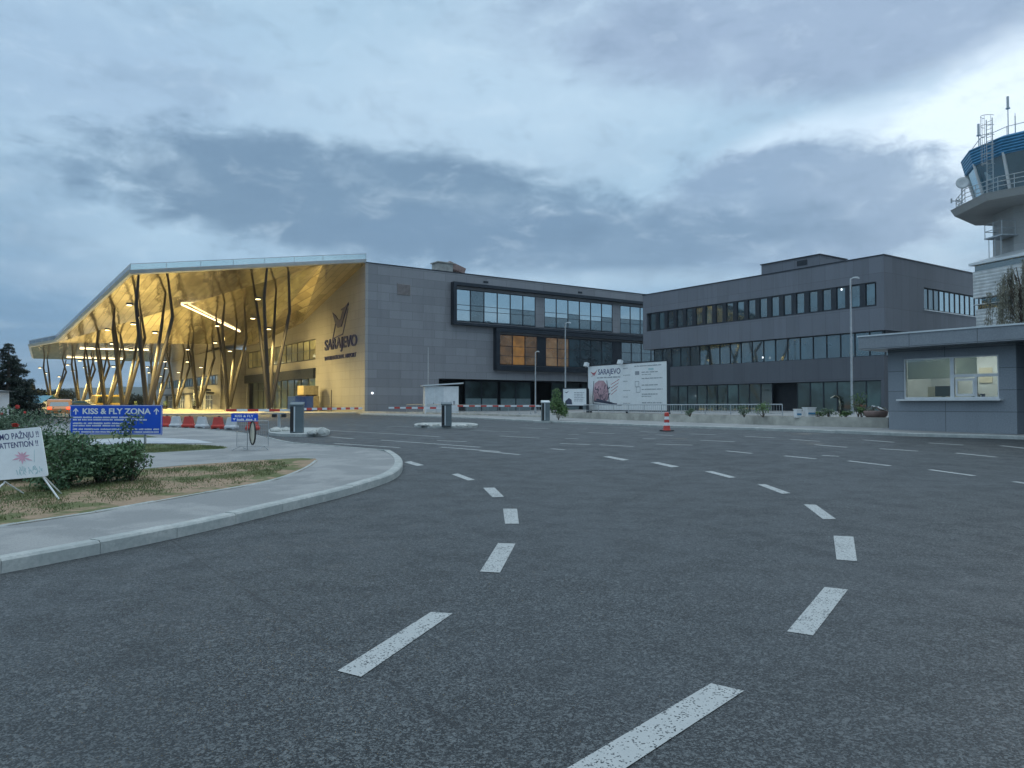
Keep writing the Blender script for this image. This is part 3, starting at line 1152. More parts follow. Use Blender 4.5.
def window(parent, face, plane, u0, u1, z0, z1, glass, lower=None, split=0.5, rows=(), fw=0.06, dep=0.10, name='window', fmat=None, label=None):
    """one framed window: frame mesh + its pane as child. plane = outer plane of the frame"""
    P = (lambda u, w, z: (plane + w, u, z)) if face == 'L' else (lambda u, w, z: (u, plane + w, z))

    def bx(mb, ua, ub, wa, wb, za, zb):
        p, q = P(ua, wa, za), P(ub, wb, zb)
        mb.box(min(p[0], q[0]), max(p[0], q[0]), min(p[1], q[1]), max(p[1], q[1]), za, zb)
    mb = MB()
    bx(mb, u0, u0 + fw, 0, dep, z0, z1)
    bx(mb, u1 - fw, u1, 0, dep, z0, z1)
    bx(mb, u0 + fw, u1 - fw, 0, dep, z0, z0 + fw)
    bx(mb, u0 + fw, u1 - fw, 0, dep, z1 - fw, z1)
    for r in rows:
        zz = z0 + (z1 - z0) * r
        bx(mb, u0 + fw, u1 - fw, 0.004, dep, zz - fw * 0.45, zz + fw * 0.45)
    o = mb.build(name, fmat or M['darkframe'], parent)
    if label:
        o['label'] = label
    mb = MB()
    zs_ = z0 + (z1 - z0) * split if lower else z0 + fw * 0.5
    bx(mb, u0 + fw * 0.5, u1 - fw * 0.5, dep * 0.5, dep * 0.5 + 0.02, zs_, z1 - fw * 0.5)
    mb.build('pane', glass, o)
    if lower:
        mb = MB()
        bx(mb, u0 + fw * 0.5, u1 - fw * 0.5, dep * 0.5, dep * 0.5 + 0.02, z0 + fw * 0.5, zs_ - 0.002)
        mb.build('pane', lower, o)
    return o


# ------------------------------------------------------------------ TERMINAL
tgz = g(TC.x, TC.y)
E = EYE - tgz         # add to 'height above the eye' to get height above the terminal's base
term = thing('airport_terminal', 'grey stone airport terminal with bronze-lit canopy side and SARAJEVO lettering', 'terminal building', (TC.x, TC.y, tgz), TH)
H = 16.2 + E
LX = 62.0
mb = MB()
wall_openings(mb, 'R', 0.36, LX, -1.5, H, [(11.9, LX - 1, 10.2 + E, 14.3 + E), (18.3, LX - 1, 5.0 + E, 9.0 + E), (9.6, LX - 1, -1.2, 3.1 + E)], t=0.6)
mb.build('side_wall', M['stone'], term)
mb = MB()
wall_openings(mb, 'L', 0.0, 50.0, -1.5, H, [(16.2, 49.0, 5.9 + E, 8.65 + E), (16.2, 49.0, -1.2, 3.6 + E)], t=0.35)
mb.build('hall_wall', M['stone_warm'], term)
# roof and back
mb = MB()
mb.box(0.36, LX, 0.62, 49.9, H - 0.9, H - 0.4)
mb.box(0.36, LX, 49.9, 50.2, -1.5, H - 0.1)
mb.box(LX, LX + 0.3, 0, 50.2, -1.5, H - 0.1)
mb.build('roof', M['roofing'], term)
mb = MB()
mb.box(-0.05, LX + 0.05, -0.06, 0.66, H + 0.002, H + 0.10)
mb.box(-0.05, 0.42, 0.66, 50, H + 0.002, H + 0.10)
mb.build('coping', M['dark'], term)
# floors and dark interior behind the openings
mb = MB()
for zz in (4.1 + E, 9.4 + E):
    mb.box(0.7, LX - 0.4, 0.9, 40, zz, zz + 0.35)
mb.box(0.7, LX - 0.4, 12.0, 12.2, -1.2, H - 1)
mb.box(10.5, 10.7, 2, 12, -1.2, H - 1)
mb.build('interior', M['black'], term)
# protruding window frames
mb = MB()
x0, x1, pz0, pz1, pr, th = 11.25, 60.0, 9.75 + E, 15.0 + E, 0.75, 0.42
mb.box(x0, x0 + th, -pr, 0.05, pz0, pz1)
mb.box(x0 + th, x1, -pr, 0.05, pz1 - 0.38, pz1)
mb.box(x0 + th, x1, -pr, 0.05, pz0, pz0 + 0.30)
mb.build('window_surround', M['dark'], term)
mb = MB()
x0, pz0, pz1 = 17.5, 4.3 + E, 9.70 + E
mb.box(x0, x0 + 0.55, -pr, 0.05, pz0, pz1)
mb.box(x0 + 0.55, x1, -pr, 0.05, pz0, pz0 + 0.62)
mb.box(x0 + 0.55, x1, -pr + 0.004, 0.05, pz1 - 0.5, pz1 - 0.004)
mb.build('window_surround', M['dark'], term)
# upper glazing; darker glass in the lower panes imitates a neighbouring building's reflection
up = [(12.1 + 2.017 * i, 12.1 + 2.017 * (i + 1)) for i in range(6)] + [(25.7 + 2.033 * i, 25.7 + 2.033 * (i + 1)) for i in range(6)] + [(39.4 + 2.0 * i, 39.4 + 2.0 * (i + 1)) for i in range(5)]
for i, (a, c) in enumerate(up):
    if i in (1,):
        window(term, 'R', 0.05, a, c, 10.25 + E, 14.25 + E, M['glass'], rows=(0.36, 0.52), fw=0.06)
    else:
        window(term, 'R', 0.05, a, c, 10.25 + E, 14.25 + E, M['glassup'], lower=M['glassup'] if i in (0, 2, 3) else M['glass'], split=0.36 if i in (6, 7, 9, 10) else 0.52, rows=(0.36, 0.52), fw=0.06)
for a, c in ((24.22, 25.68), (37.92, 39.38)):
    MB().box(a, c, 0.06, 0.3, 10.25 + E, 14.25 + E).build('pier_cladding', M['stone'], term)
lo = [(18.5 + 2.0 * i, 18.5 + 2.0 * (i + 1)) for i in range(3)] + [(25.9 + 2.0 * i, 25.9 + 2.0 * (i + 1)) for i in range(6)] + [(39.6 + 2.0 * i, 41.6 + 2.0 * i) for i in range(5)]
for i, (a, c) in enumerate(lo):
    gl = M['glasslit'] if i in (1,) else (M['glasslitdim'] if i in (0, 2, 3, 4) else M['glass'])
    window(term, 'R', 0.05, a, c, 5.05 + E, 8.95 + E, gl, rows=(0.30, 0.62), fw=0.07)
for a, c in ((24.52, 25.88), (37.92, 39.58)):
    MB().box(a, c, 0.06, 0.3, 5.05 + E, 8.95 + E).build('pier_cladding', M['dark'], term)
# ground floor shop front, set back
sf = [(14.6, 17.1), (17.1, 19.6), (20.0, 22.5), (22.5, 25.0), (28.5, 31), (31, 33.5), (34, 36.5), (36.5, 39), (41, 43.5), (43.5, 46), (47, 50)]
for a, c in sf:
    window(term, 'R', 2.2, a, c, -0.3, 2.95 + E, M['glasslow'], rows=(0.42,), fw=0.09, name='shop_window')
for a, c in sf[:4] + sf[5:8]:
    mb = MB()
    mb.box(a + 0.10, c - 0.10, 2.17, 2.196, 0.0, 1.75)
    mb.build('window_film', M['film'], term)
mb = MB()
mb.box(9.7, LX - 1, 0.62, 4.0, 3.12 + E, 3.3 + E)
mb.build('entrance_soffit', M['dark'], term)
# vents on the stone wall
mb = MB()
for k in range(9):
    zz = 12.95 + E + k * 0.14
    mb.obox((4.85, -0.05, zz), (0.8, 0, 0), (0, 0.045, -0.03), (0, 0.01, 0.035))
mb.box(4.0, 4.06, -0.09, -0.01, 12.85 + E, 14.2 + E)
mb.box(5.64, 5.70, -0.09, -0.01, 12.85 + E, 14.2 + E)
mb.box(4.82, 4.88, -0.10, -0.01, 12.85 + E, 14.2 + E)
mb.build('louvre_vent', M['ventgrey'], term)
for vx in (16.0, 31.5, 45.0):
    mb = MB()
    mb.box(vx, vx + 0.7, -0.05, -0.002, 15.35 + E, 15.6 + E)
    mb.build('overflow_spout', M['dark'], term)
mb = MB()
mb.loft([[(0.9 + rr * math.cos(2 * math.pi * k / 12), yy, 1.25 + E + rr * math.sin(2 * math.pi * k / 12)) for k in range(12)] for yy, rr in ((-0.02, 0.12), (-0.12, 0.12), (-0.16, 0.07))])
mb.build('wall_lamp', M['walllamp'], term)
# rooftop unit
ru = thing('ventilation_unit', 'small weathered ventilation unit on the terminal roof edge', 'ventilation unit', (*(tloc(11.4, 1.6)), H + tgz - 0.25), TH)
mb = MB()
mb.box(-1.5, 0.6, -0.8, 0.8, 0, 1.5)
mb.box(-1.65, 0.75, -0.95, 0.95, 1.504, 1.62)
mb.build('housing', M['concrete'], ru)
mb = MB()
mb.obox((1.3, 0, 1.15), (1.15, 0, -0.35), (0, 0.7, 0), (0.12, 0, 0.35))
for k in range(6):
    mb.obox((0.4 + k * 0.28, -0.72, 1.1 - k * 0.1), (0.05, 0, 0), (0, 0.03, 0), (0.08, 0, 0.25))
mb.build('exhaust_hood', M['terracotta'], ru)

# hall wall glazing under the canopy
k = 0
u = 16.3
while u < 48.5:
    window(term, 'L', 0.08, u, min(u + 2.5, 49.0), 5.95 + E, 8.6 + E, M['glassgold'], rows=(0.48,), fw=0.09, name='hall_window')
    u += 2.5
mb = MB()
mb.box(-0.35, -0.003, 16.1, 49.6, 3.45 + E, 4.75 + E)
mb.build('entrance_band', M['dark'], term)
u = 16.6
while u < 46:
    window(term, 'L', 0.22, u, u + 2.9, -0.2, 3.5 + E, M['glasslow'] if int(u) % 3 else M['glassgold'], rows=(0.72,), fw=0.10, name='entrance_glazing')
    u += 3.0
# left volume that steps forward
mb = MB()
VZ = 9.2 + E
wall_openings(mb, 'L', 50.2, 125.0, -1.5, VZ, [(52.0, 124.0, 3.3 + E, 5.0 + E), (56, 74, -1.2, 1.7 + E), (80, 100, -1.2, 1.7 + E)], t=0.35, x0=-4.0)
mb.build('forward_wall', M['stone_warm'], term)
mb = MB()
mb.box(-4.0, 0.35, 50.2, 50.55, -1.5, VZ)
mb.box(-3.6, 30, 124.6, 125, -1.5, VZ)
mb.box(-3.6, 30, 50.6, 124.6, VZ - 0.4, VZ - 0.1)
mb.build('return_wall', M['stone_warm'], term)
u = 52.1
while u < 122:
    window(term, 'L', -3.95, u, u + 2.3, 3.35 + E, 4.95 + E, M['glass'] if int(u) % 4 else M['glassgold'], fw=0.09, name='strip_window')
    u += 2.35
for (ua, ub) in ((56.1, 73.9), (80.1, 99.9)):
    u = ua
    while u + 2.2 <= ub:
        window(term, 'L', -3.9, u, u + 2.2, -0.2, 1.65 + E, M['glassgold'] if int(u) % 3 else M['glasslow'], rows=(0.7,), fw=0.12, name='entrance_glazing', fmat=M['white'])
        u += 2.22
mb = MB()
mb.box(-5.6, -4.003, 55, 75, 1.8 + E, 2.05 + E)
mb.box(-5.6, -4.003, 79, 101, 1.8 + E, 2.05 + E)
mb.build('entrance_canopy', M['dark'], term)

# lettering and emblem on the corner wall (faces -x, reads towards -y)
text_obj('SARAJEVO', 1.9, M['navy'], term, (-0.02, 12.6, 6.85 + E), (0, -1, 0), (0, 0, 1), lift=0.05, depth=0.05, width=10.4, bold=0.035)
text_obj('INTERNATIONAL AIRPORT', 0.72, M['navy'], term, (-0.02, 12.6, 5.55 + E), (0, -1, 0), (0, 0, 1), lift=0.04, depth=0.03, width=10.2, bold=0.008)
mb = MB()
o_, ux, uy = (-0.03, 9.9, 8.15 + E), (0, -1, 0), (0, 0, 1)


def bar2(mb, p, q, w, t, mi=0, o=o_, ux=ux, uy=uy):
    p, q = Vector(p), Vector(q)
    d = (q - p).normalized()
    nn = Vector((-d.y, d.x)) * w / 2
    mb.plate(o, ux, uy, [tuple(p - nn), tuple(q - nn), tuple(q + nn), tuple(p + nn)], t, mi)


S = 0.92
para = [(0.0, 0.0), (3.3, 0.35), (5.1, 3.7), (1.75, 3.0)]
bar2(mb, (0.0, 0.0), (3.3, 0.35), 0.17, 0.05)
bar2(mb, (3.3, 0.35), (4.9, 3.3), 0.17, 0.05)
bar2(mb, (0.0, 0.0), (1.1, 2.2), 0.17, 0.05)
bar2(mb, (2.7, 3.35), (5.1, 3.75), 0.17, 0.05)
mb.plate(o_, ux, uy, [(-0.1, 3.3), (0.9, 1.9), (1.7, 1.25), (2.9, 1.3), (3.6, 2.2), (5.1, 4.0), (3.4, 3.4), (2.9, 2.7), (2.6, 2.25), (1.9, 2.2), (0.9, 2.9)], 0.08)
mb.plate(o_, ux, uy, [(2.55, 2.1), (3.2, 2.15), (3.9, 3.6), (3.55, 3.5)], 0.08)
mb.build('bird_emblem', M['navy'], term)

# ------------------------------------------------------------------ CANOPY of the terminal (child of the terminal: fixed to it)
cv = {'C': (0, 0, 16.15), 'E1': (-5.1, 0.0, 15.4), 'F': (-24.0, 0.0, 12.4), 'G': (-27.6, 45.0, 8.8), 'W2': (0, 44.0, 9.7), 'W1': (0, 21.5, 11.2),
      'H': (-30.5, 57.0, 8.75), 'I': (-29.0, 94.0, 8.9), 'W3': (0, 94.0, 9.0)}
cv = {k: Vector((x, y, z + E)) for k, (x, y, z) in cv.items()}
cv['C'].x = cv['W1'].x = cv['W2'].x = cv['W3'].x = -0.01


def tri_h(x, y):
    """soffit height at plan point"""
    tris = [('C', 'E1', 'W1'), ('E1', 'F', 'G'), ('E1', 'G', 'W2'), ('E1', 'W2', 'W1'), ('G', 'H', 'I'), ('G', 'I', 'W3'), ('G', 'W3', 'W2')]
    best = None
    for t in tris:
        a, b_, c = (cv[k] for k in t)
        d = (b_.y - c.y) * (a.x - c.x) + (c.x - b_.x) * (a.y - c.y)
        l1 = ((b_.y - c.y) * (x - c.x) + (c.x - b_.x) * (y - c.y)) / d
        l2 = ((c.y - a.y) * (x - c.x) + (a.x - c.x) * (y - c.y)) / d
        l3 = 1 - l1 - l2
        mn = min(l1, l2, l3)
        if best is None or mn > best[0]:
            best = (mn, l1 * a.z + l2 * b_.z + l3 * c.z)
    return best[1]


mb = MB()
faces = [('C', 'W1', 'E1'), ('E1', 'G', 'F'), ('E1', 'W2', 'G'), ('E1', 'W1', 'W2'), ('G', 'I', 'H'), ('G', 'W3', 'I'), ('G', 'W2', 'W3')]
for f in faces:
    mb.add([cv[k] for k in f], [(0, 1, 2)])
mb.build('soffit', M['soffit'], term)
TK = 0.42
mb = MB()
ring = ['C', 'E1', 'F', 'G', 'H', 'I', 'W3']
out = {'C': (0, -0.35), 'E1': (0, -0.35), 'F': (-0.35, -0.35), 'G': (-0.45, 0), 'H': (-0.4, 0), 'I': (-0.35, 0.3), 'W3': (0, 0.3)}
for i in range(len(ring) - 1):
    a, c = cv[ring[i]], cv[ring[i + 1]]
    oa, oc = Vector((*out[ring[i]], 0)), Vector((*out[ring[i + 1]], 0))
    up_ = Vector((0, 0, TK))
    vs = [a + Vector((0, 0, 0.003)), c + Vector((0, 0, 0.003)), c + oc * 0.6 + Vector((0, 0, 0.08)), a + oa * 0.6 + Vector((0, 0, 0.08)), a + oa + up_, c + oc + up_, c + up_ * 1.05, a + up_ * 1.05]
    mb.add(vs, [(0, 1, 2, 3), (3, 2, 5, 4), (4, 5, 6, 7), (0, 7, 6, 1)])
mb.build('fascia', M['silver'], term)
mb = MB()
for f in faces:
    mb.add([cv[k] + Vector((0, 0, TK * 1.02)) for k in f], [(2, 1, 0)])
mb.build('canopy_roof', M['silver'], term)
# parapet rail of glass and thin steel along the raised front and left edges
mb = MB()
mg = MB()
edge = ['C', 'E1', 'F', 'G', 'H']
for i in range(len(edge) - 1):
    a = cv[edge[i]] + Vector((out[edge[i]][0] * 0.5, out[edge[i]][1] * 0.5, TK))
    c = cv[edge[i + 1]] + Vector((out[edge[i + 1]][0] * 0.5, out[edge[i + 1]][1] * 0.5, TK))
    hh = 0.62
    mb.tube([a + Vector((0, 0, hh)), c + Vector((0, 0, hh))], 0.03, 5)
    L = (c - a).length
    nn = max(1, int(L / 3.0))
    for k in range(nn + 1):
        p = a + (c - a) * k / nn
        mb.tube([p, p + Vector((0, 0, hh))], 0.025, 5)
    z = Vector((0, 0, 0.06))
    mg.add([a + z, c + z, c + Vector((0, 0, hh - 0.05)), a + Vector((0, 0, hh - 0.05)), a + z + Vector((0, 0.02, 0)), c + z + Vector((0, 0.02, 0)), c + Vector((0, 0.02, hh - 0.05)), a + Vector((0, 0.02, hh - 0.05))], [(0, 1, 2, 3), (7, 6, 5, 4), (0, 3, 7, 4), (1, 5, 6, 2), (0, 4, 5, 1), (3, 2, 6, 7)])
par = mb.build('roof_railing', M['steel'], term)
mg.build('glass_panel', M['clear'], par)

# linear lamps hung under the soffit
def strip_lamp(p, q):
    (xa, ya), (xb, yb) = p, q
    a = Vector((xa, ya, tri_h(xa, ya) - 0.09))
    c = Vector((xb, yb, tri_h(xb, yb) - 0.09))
    mb = MB()
    mb.tube([a, c], 0.085, 6)
    o = mb.build('strip_lamp', M['strip'], term)
    return a, c


def plan_hit(px, py):
    """plan point of the terminal where the pixel ray meets the soffit"""
    d = ray(px, py)
    for t in np.arange(60, 260, 0.25):
        p = Vector((d.x * t, d.y * t)) - TC
        x, y = p.dot(Bv), p.dot(Av)
        z = EYE + d.z * t - tgz
        if -32 < x < 0 and 0 < y < 94 and z >= tri_h(x, y):
            return x, y
    return None


for (a, c) in (((181.5, 303.5), (240, 331)),):
    h1, h2 = plan_hit(*a), plan_hit(*c)
    if h1 and h2:
        strip_lamp(h1, h2)
for yy in (56, 84):
    strip_lamp((-24, yy), (-14, yy + 1.0))

# ------------------------------------------------------------------ branching columns (each one a thing)
KINDS = [  # bend (a,b,frac), top (a,b) relative to base; a along +y, b along +x
    ((-3.1, -1.6), 0.80, (-3.8, -1.5)),
    ((0.6, 2.4), 0.74, (-1.6, 1.5)),
    ((3.2, -0.4), 0.72, (4.3, -0.7)),
    ((5.2, 2.0), 0.66, (6.8, 2.7)),
]


def tree_column(x, y, label, lamps=True, flip=1):
    p = tloc(x, y)
    gz = g(p.x, p.y) + 0.12
    t = thing('branching_column', label, 'column', (p.x, p.y, gz), TH, 'branching steel columns under the canopy')
    dz = tgz - gz
    mb = MB()
    mb.loft([[(rr * math.cos(2 * math.pi * k / 12), rr * math.sin(2 * math.pi * k / 12), zz) for k in range(12)] for zz, rr in ((-0.05, 0.55), (0.12, 0.55), (0.14, 0.38), (0.5, 0.30))])
    mb.build('base', M['concrete'], t)
    for j, ((a, b_), fr, (ta, tb)) in enumerate(KINDS):
        b_, tb = b_ * flip, tb * flip
        tx, ty = min(x + tb, -0.4), y + ta
        ty = max(ty, 0.15)
        bx_, by_ = x + b_, y + a
        if tx < -30:
            tx = -29.5
        ht = tri_h(tx, ty) + dz
        hb = (tri_h(min(bx_, -0.5), max(by_, 0.2)) + dz) * fr
        B0 = Vector((b_ * 0.05, a * 0.05, 0.25))
        B1 = Vector((b_, a, hb))
        B2 = Vector((tx - x, ty - y, ht))
        mb = MB()
        mb.tube([B0, B1], [0.23, 0.17], 8)
        mb.tube([B1 - (B1 - B0).normalized() * 0.12, B2], [0.17, 0.11], 8)
        leg = mb.build('leg', M['column'], t)
        if lamps and j != 1:
            dirn = -0.55
            mb = MB()
            cx, cy, cz = b_ + dirn * 1.0, a + 0.25, hb - 0.10
            mb.box(cx - 0.26, cx + 0.26, cy - 0.24, cy + 0.24, cz - 0.02, cz + 0.18)
            mb.tube([(b_, a, hb), (cx, cy, cz + 0.08)], 0.05, 6)
            fl = mb.build('floodlight', M['dark'], leg)
            mb = MB()
            mb.box(cx - 0.20, cx + 0.20, cy - 0.18, cy + 0.18, cz - 0.06, cz - 0.024)
            mb.build('lens', M['lamp'], leg)
    if lamps:
        # the light of the column's own floodlights, thrown down on the paving and the hall
        for (lx, ly, lf, pw) in ((-1.2, -2.4, 0.70, 4100), (-0.4, 3.4, 0.60, 4400)):
            ld = D.lights.new('floodlight_light', 'SPOT')
            ld.energy = pw
            ld.spot_size = R(158)
            ld.spot_blend = 0.7
            ld.color = (1.0, 0.735, 0.25)
            ld.shadow_soft_size = 0.25
            lo_ = D.objects.new('floodlight_light', ld)
            COL.objects.link(lo_)
            lo_.parent = t
            lo_.location = (lx, ly, (tri_h(min(x, -1), max(1, y + ly)) + dz) * lf)
    return t


cols = [
    (-9.6, 4.0, 'bronze branching column nearest the SARAJEVO wall, under the raised front edge'),
    (-9.6, 22.0, 'second branching column back from the front edge in the row nearer the hall wall'),
    (-9.6, 40.0, 'third branching column back in the row nearer the hall wall, by the stepped wall'),
    (-9.6, 58.0, 'fourth branching column back in the row nearer the hall wall'),
    (-9.6, 76.0, 'fifth and last branching column in the row nearer the hall wall'),
    (-21.9, 4.0, 'tall bronze branching column above the KISS & FLY ZONA sign, front of the outer row'),
    (-21.9, 22.0, 'second branching column back in the outer row, left of the tall front one'),
    (-21.9, 40.0, 'third branching column back in the outer row'),
    (-21.9, 58.0, 'fourth branching column back in the outer row'),
    (-22.5, 74.0, 'fifth branching column back in the outer row'),
    (-26.0, 90.0, 'leftmost and farthest branching column, at the tip of the canopy'),
]
for i, (x, y, lb) in enumerate(cols):
    tree_column(x, y, lb)

# warm floods aimed at the hall wall
for (x, y, z, pw) in ((-9.0, 15, 5.5, 3000), (-9.0, 34, 5.0, 2400), (-12.0, 60, 4.5, 1500), (-12.0, 84, 4.5, 1300)):
    ld = D.lights.new('wall_flood', 'SPOT')
    ld.energy = pw
    ld.spot_size = R(110)
    ld.spot_blend = 0.8
    ld.color = (1.0, 0.73, 0.27)
    ld.shadow_soft_size = 0.3
    lo_ = D.objects.new('wall_flood', ld)
    COL.objects.link(lo_)
    lo_.parent = term
    lo_.location = (x, y, z + E)
    lo_.rotation_euler = (0, R(-80), 0)

# ------------------------------------------------------------------ ADMINISTRATION BUILDING
AP = Vector((31.6, 63.0))
agz = g(AP.x, AP.y)
EA = EYE - agz
adm = thing('office_building', 'dark grey three-storey office block with window strips right of the terminal', 'office building', (AP.x, AP.y, agz), TH)
AL, AW = 28.8, 26.0
RT = 12.65
mb = MB()
wall_openings(mb, 'L', 0, AL, 6.3 + EA, RT + EA, [(0.7, 28.2, 8.4 + EA, 10.5 + EA)], t=0.5)
mb.build('upper_wall', M['admin'], adm)
mb = MB()
wall_openings(mb, 'R', 0.51, AW, 6.3 + EA, RT + EA, [(6.6, 20.6, 8.5 + EA, 10.5 + EA)], t=0.5)
mb.box(0.51, AW, AL - 0.5, AL - 0.002, 6.3 + EA, RT + EA)
mb.box(0.51, AW, 0.51, AL - 0.52, 6.32 + EA, 6.6 + EA)
mb.build('end_wall', M['admin'], adm)
mb = MB()
mb.box(0.51, AW, 0.51, AL - 0.51, RT + EA - 0.5, RT + EA - 0.2)
mb.box(AW, AW + 0.3, 0, AL, -1, RT + EA)
mb.build('roof', M['roofing'], adm)
mb = MB()
mb.box(-0.05, 0.55, -0.05, AL + 0.05, RT + EA + 0.002, RT + EA + 0.10)
mb.box(0.55, AW, -0.05, 0.55, RT + EA + 0.002, RT + EA + 0.10)
mb.build('coping', M['dark'], adm)
mb = MB()
mb.box(1.2, AW, 1.2, AL - 0.6, -1, 6.3 + EA)
mb.box(1.8, 2.0, 0.6, AL - 0.6, 6.7 + EA, RT + EA - 0.6)
mb.box(2.1, AW - 0.5, 1.6, 1.8, 6.7 + EA, RT + EA - 0.6)
mb.build('interior', M['black'], adm)
mb = MB()
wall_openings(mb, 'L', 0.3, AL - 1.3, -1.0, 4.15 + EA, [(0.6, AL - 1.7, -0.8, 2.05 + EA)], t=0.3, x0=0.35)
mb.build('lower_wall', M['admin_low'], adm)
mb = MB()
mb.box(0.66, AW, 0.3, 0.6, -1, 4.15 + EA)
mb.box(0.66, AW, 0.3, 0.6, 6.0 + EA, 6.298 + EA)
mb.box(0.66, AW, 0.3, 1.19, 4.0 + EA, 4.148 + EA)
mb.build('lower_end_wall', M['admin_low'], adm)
# upper strip: glass panes between dark piers
for i in range(20):
    u0 = 0.85 + i * 1.367
    window(adm, 'L', 0.12, u0, u0 + 0.86, 8.5 + EA, 10.42 + EA, M['glass'], fw=0.05)
mb = MB()
for i in range(19):
    u0 = 0.85 + i * 1.367 + 0.865
    mb.box(0.06, 0.3, u0, u0 + 0.50, 8.5 + EA, 10.42 + EA)
mb.box(0.05, 0.3, 0.70, 28.2, 8.402 + EA, 8.498 + EA)
mb.box(0.05, 0.3, 0.70, 28.2, 10.422 + EA, 10.498 + EA)
mb.build('window_piers', M['darkframe'], adm)
for i in range(14):
    u0 = 6.65 + i * 0.99
    window(adm, 'R', 0.12, u0, u0 + 0.97, 8.55 + EA, 10.45 + EA, M['glass'] if i < 3 else M['glassup'], fw=0.05)
mb = MB()
mb.box(6.5, 20.8, -0.08, 0.1, 8.42 + EA, 8.498 + EA)
mb.build('window_sill', M['silver'], adm)
# middle strip
nb = 20
for i in range(nb):
    u0 = 0.35 + i * 1.367
    window(adm, 'L', 0.62, u0, u0 + 1.36, 4.16 + EA, 6.28 + EA, M['glass'], fw=0.045, rows=())
for i in range(12):
    u0 = 1.3 + i * 1.367
    window(adm, 'R', 0.62, u0, u0 + 1.36, 4.16 + EA, 5.99 + EA, M['glass'], fw=0.045)
# ground strip
for i in range(19):
    u0 = 0.65 + i * 1.367
    if 7.9 < u0 < 10.6:
        continue
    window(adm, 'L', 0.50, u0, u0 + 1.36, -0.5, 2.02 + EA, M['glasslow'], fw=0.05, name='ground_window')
# rooftop penthouse
mb = MB()
PZ = 14.35 + EA
mb.box(3.0, 7.5, 7.95, 14.6, RT + EA - 0.25, PZ)
mb.build('roof_penthouse', M['admin'], adm)
mb = MB()
mb.box(2.9, 7.6, 7.85, 14.7, PZ + 0.002, PZ + 0.09)
mb.box(2.95, 3.0 - 0.003, 9.3, 10.4, PZ - 0.75, PZ - 0.25)
mb.build('penthouse_coping', M['dark'], adm)
# small lit lamps seen through two windows
for (u, z) in ((3.9, 10.15), (12.3, 4.5)):
    mb = MB()
    mb.box(0.10, 0.118, u, u + 0.12, z + EA, z + EA + 0.16)
    mb.build('ceiling_lamp', M['walllamp'], adm)

# ------------------------------------------------------------------ TICKET KIOSK (right)
KP = Vector((16.2, 23.9))
kgz = g(KP.x, KP.y) + 0.11
EK = EYE - kgz
kio = thing('ticket_kiosk', 'grey panelled kiosk with flat overhanging roof and a white-framed counter window', 'kiosk', (KP.x, KP.y, kgz), TH)
zb, zt = 1.985 + EK, 2.46 + EK
mb = MB()
wall_openings(mb, 'L', 0.0, 4.2, -0.4, zb, [(0.52, 3.63, 0.17 + EK, 1.62 + EK)], t=0.25)
mb.box(0.251, 4.5, 3.95, 4.2, -0.4, zb)
mb.box(0.251, 4.5, 0.0, 0.25, -0.4, zb)
mb.build('wall', M['kiosk'], kio)
mb = MB()
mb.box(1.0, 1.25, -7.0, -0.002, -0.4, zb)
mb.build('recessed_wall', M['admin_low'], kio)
mb = MB()
mb.box(-0.8, 5.2, -9.0, 4.86, zb + 0.003, zt)
mb.build('roof', M['kioskroof'], kio)
mb = MB()
mb.box(-0.83, 5.23, -9.03, 4.89, zt + 0.002, zt + 0.055)
mb.build('roof_trim', M['silver'], kio)
# interior
mb = MB()
mb.box(2.6, 2.65, 0.26, 3.94, 0.0, zb - 0.01)
mb.box(0.26, 2.6, 0.26, 3.94, 0.02, 0.06)
mb.box(0.26, 2.6, 0.252, 0.27, 0.06, zb - 0.01)
mb.box(0.26, 2.6, 3.93, 3.945, 0.06, zb - 0.01)
mb.build('interior', M['offwhite'], kio)
# window: white frame with a tall mullion and a sliding hatch
mb = MB()
f0, f1, g0, g1 = 0.52, 3.63, 0.17 + EK, 1.62 + EK


def kb(mb, u0, u1, z0, z1, w0=0.03, w1=0.10):
    mb.box(w0, w1, u0, u1, z0, z1)


kb(mb, f0 + 0.001, f0 + 0.05, g0, g1)
kb(mb, f1 - 0.05, f1 - 0.001, g0, g1)
kb(mb, f0 + 0.05, f1 - 0.05, g0 + 0.001, g0 + 0.07)
kb(mb, f0 + 0.05, f1 - 0.05, g1 - 0.04, g1 - 0.001)
kb(mb, 1.92, 2.05, g0 + 0.07, g1 - 0.04)
kb(mb, f0 + 0.05, 1.92, g0 + 0.74, g0 + 0.84)
kb(mb, 1.20, 1.26, g0 + 0.07, g0 + 0.74)
kb(mb, 1.26, 1.86, g0 + 0.10, g0 + 0.17, 0.0, 0.028)
kb(mb, 1.26, 1.86, g0 + 0.62, g0 + 0.69, 0.0, 0.028)
kb(mb, 1.26, 1.32, g0 + 0.17, g0 + 0.62, 0.0, 0.028)
kb(mb, 1.80, 1.86, g0 + 0.17, g0 + 0.62, 0.0, 0.028)
kw = mb.build('window', M['white'], kio)
mb = MB()
kb(mb, f0 + 0.03, f1 - 0.03, g0 + 0.03, g1 - 0.02, 0.062, 0.068)
mb.build('pane', M['clear'], kw)
mb = MB()
mb.box(-0.22, 0.03, 0.40, 3.80, g0 - 0.055, g0 - 0.003)
mb.build('counter_shelf', M['white'], kio)
mb = MB()
mb.box(0.16, 0.18, 2.08, 3.56, g0 + 0.72, g1 + 0.05)
for k in range(9):
    mb.box(0.150, 0.159, 2.08, 3.56, g0 + 0.74 + k * 0.08, g0 + 0.752 + k * 0.08)
mb.build('roller_blind', M['blind'], kio)
mb = MB()
mb.box(0.16, 0.175, 1.25, 1.90, g0 + 0.85, g1 - 0.02)
mb.build('roller_blind', M['blind'], kio)
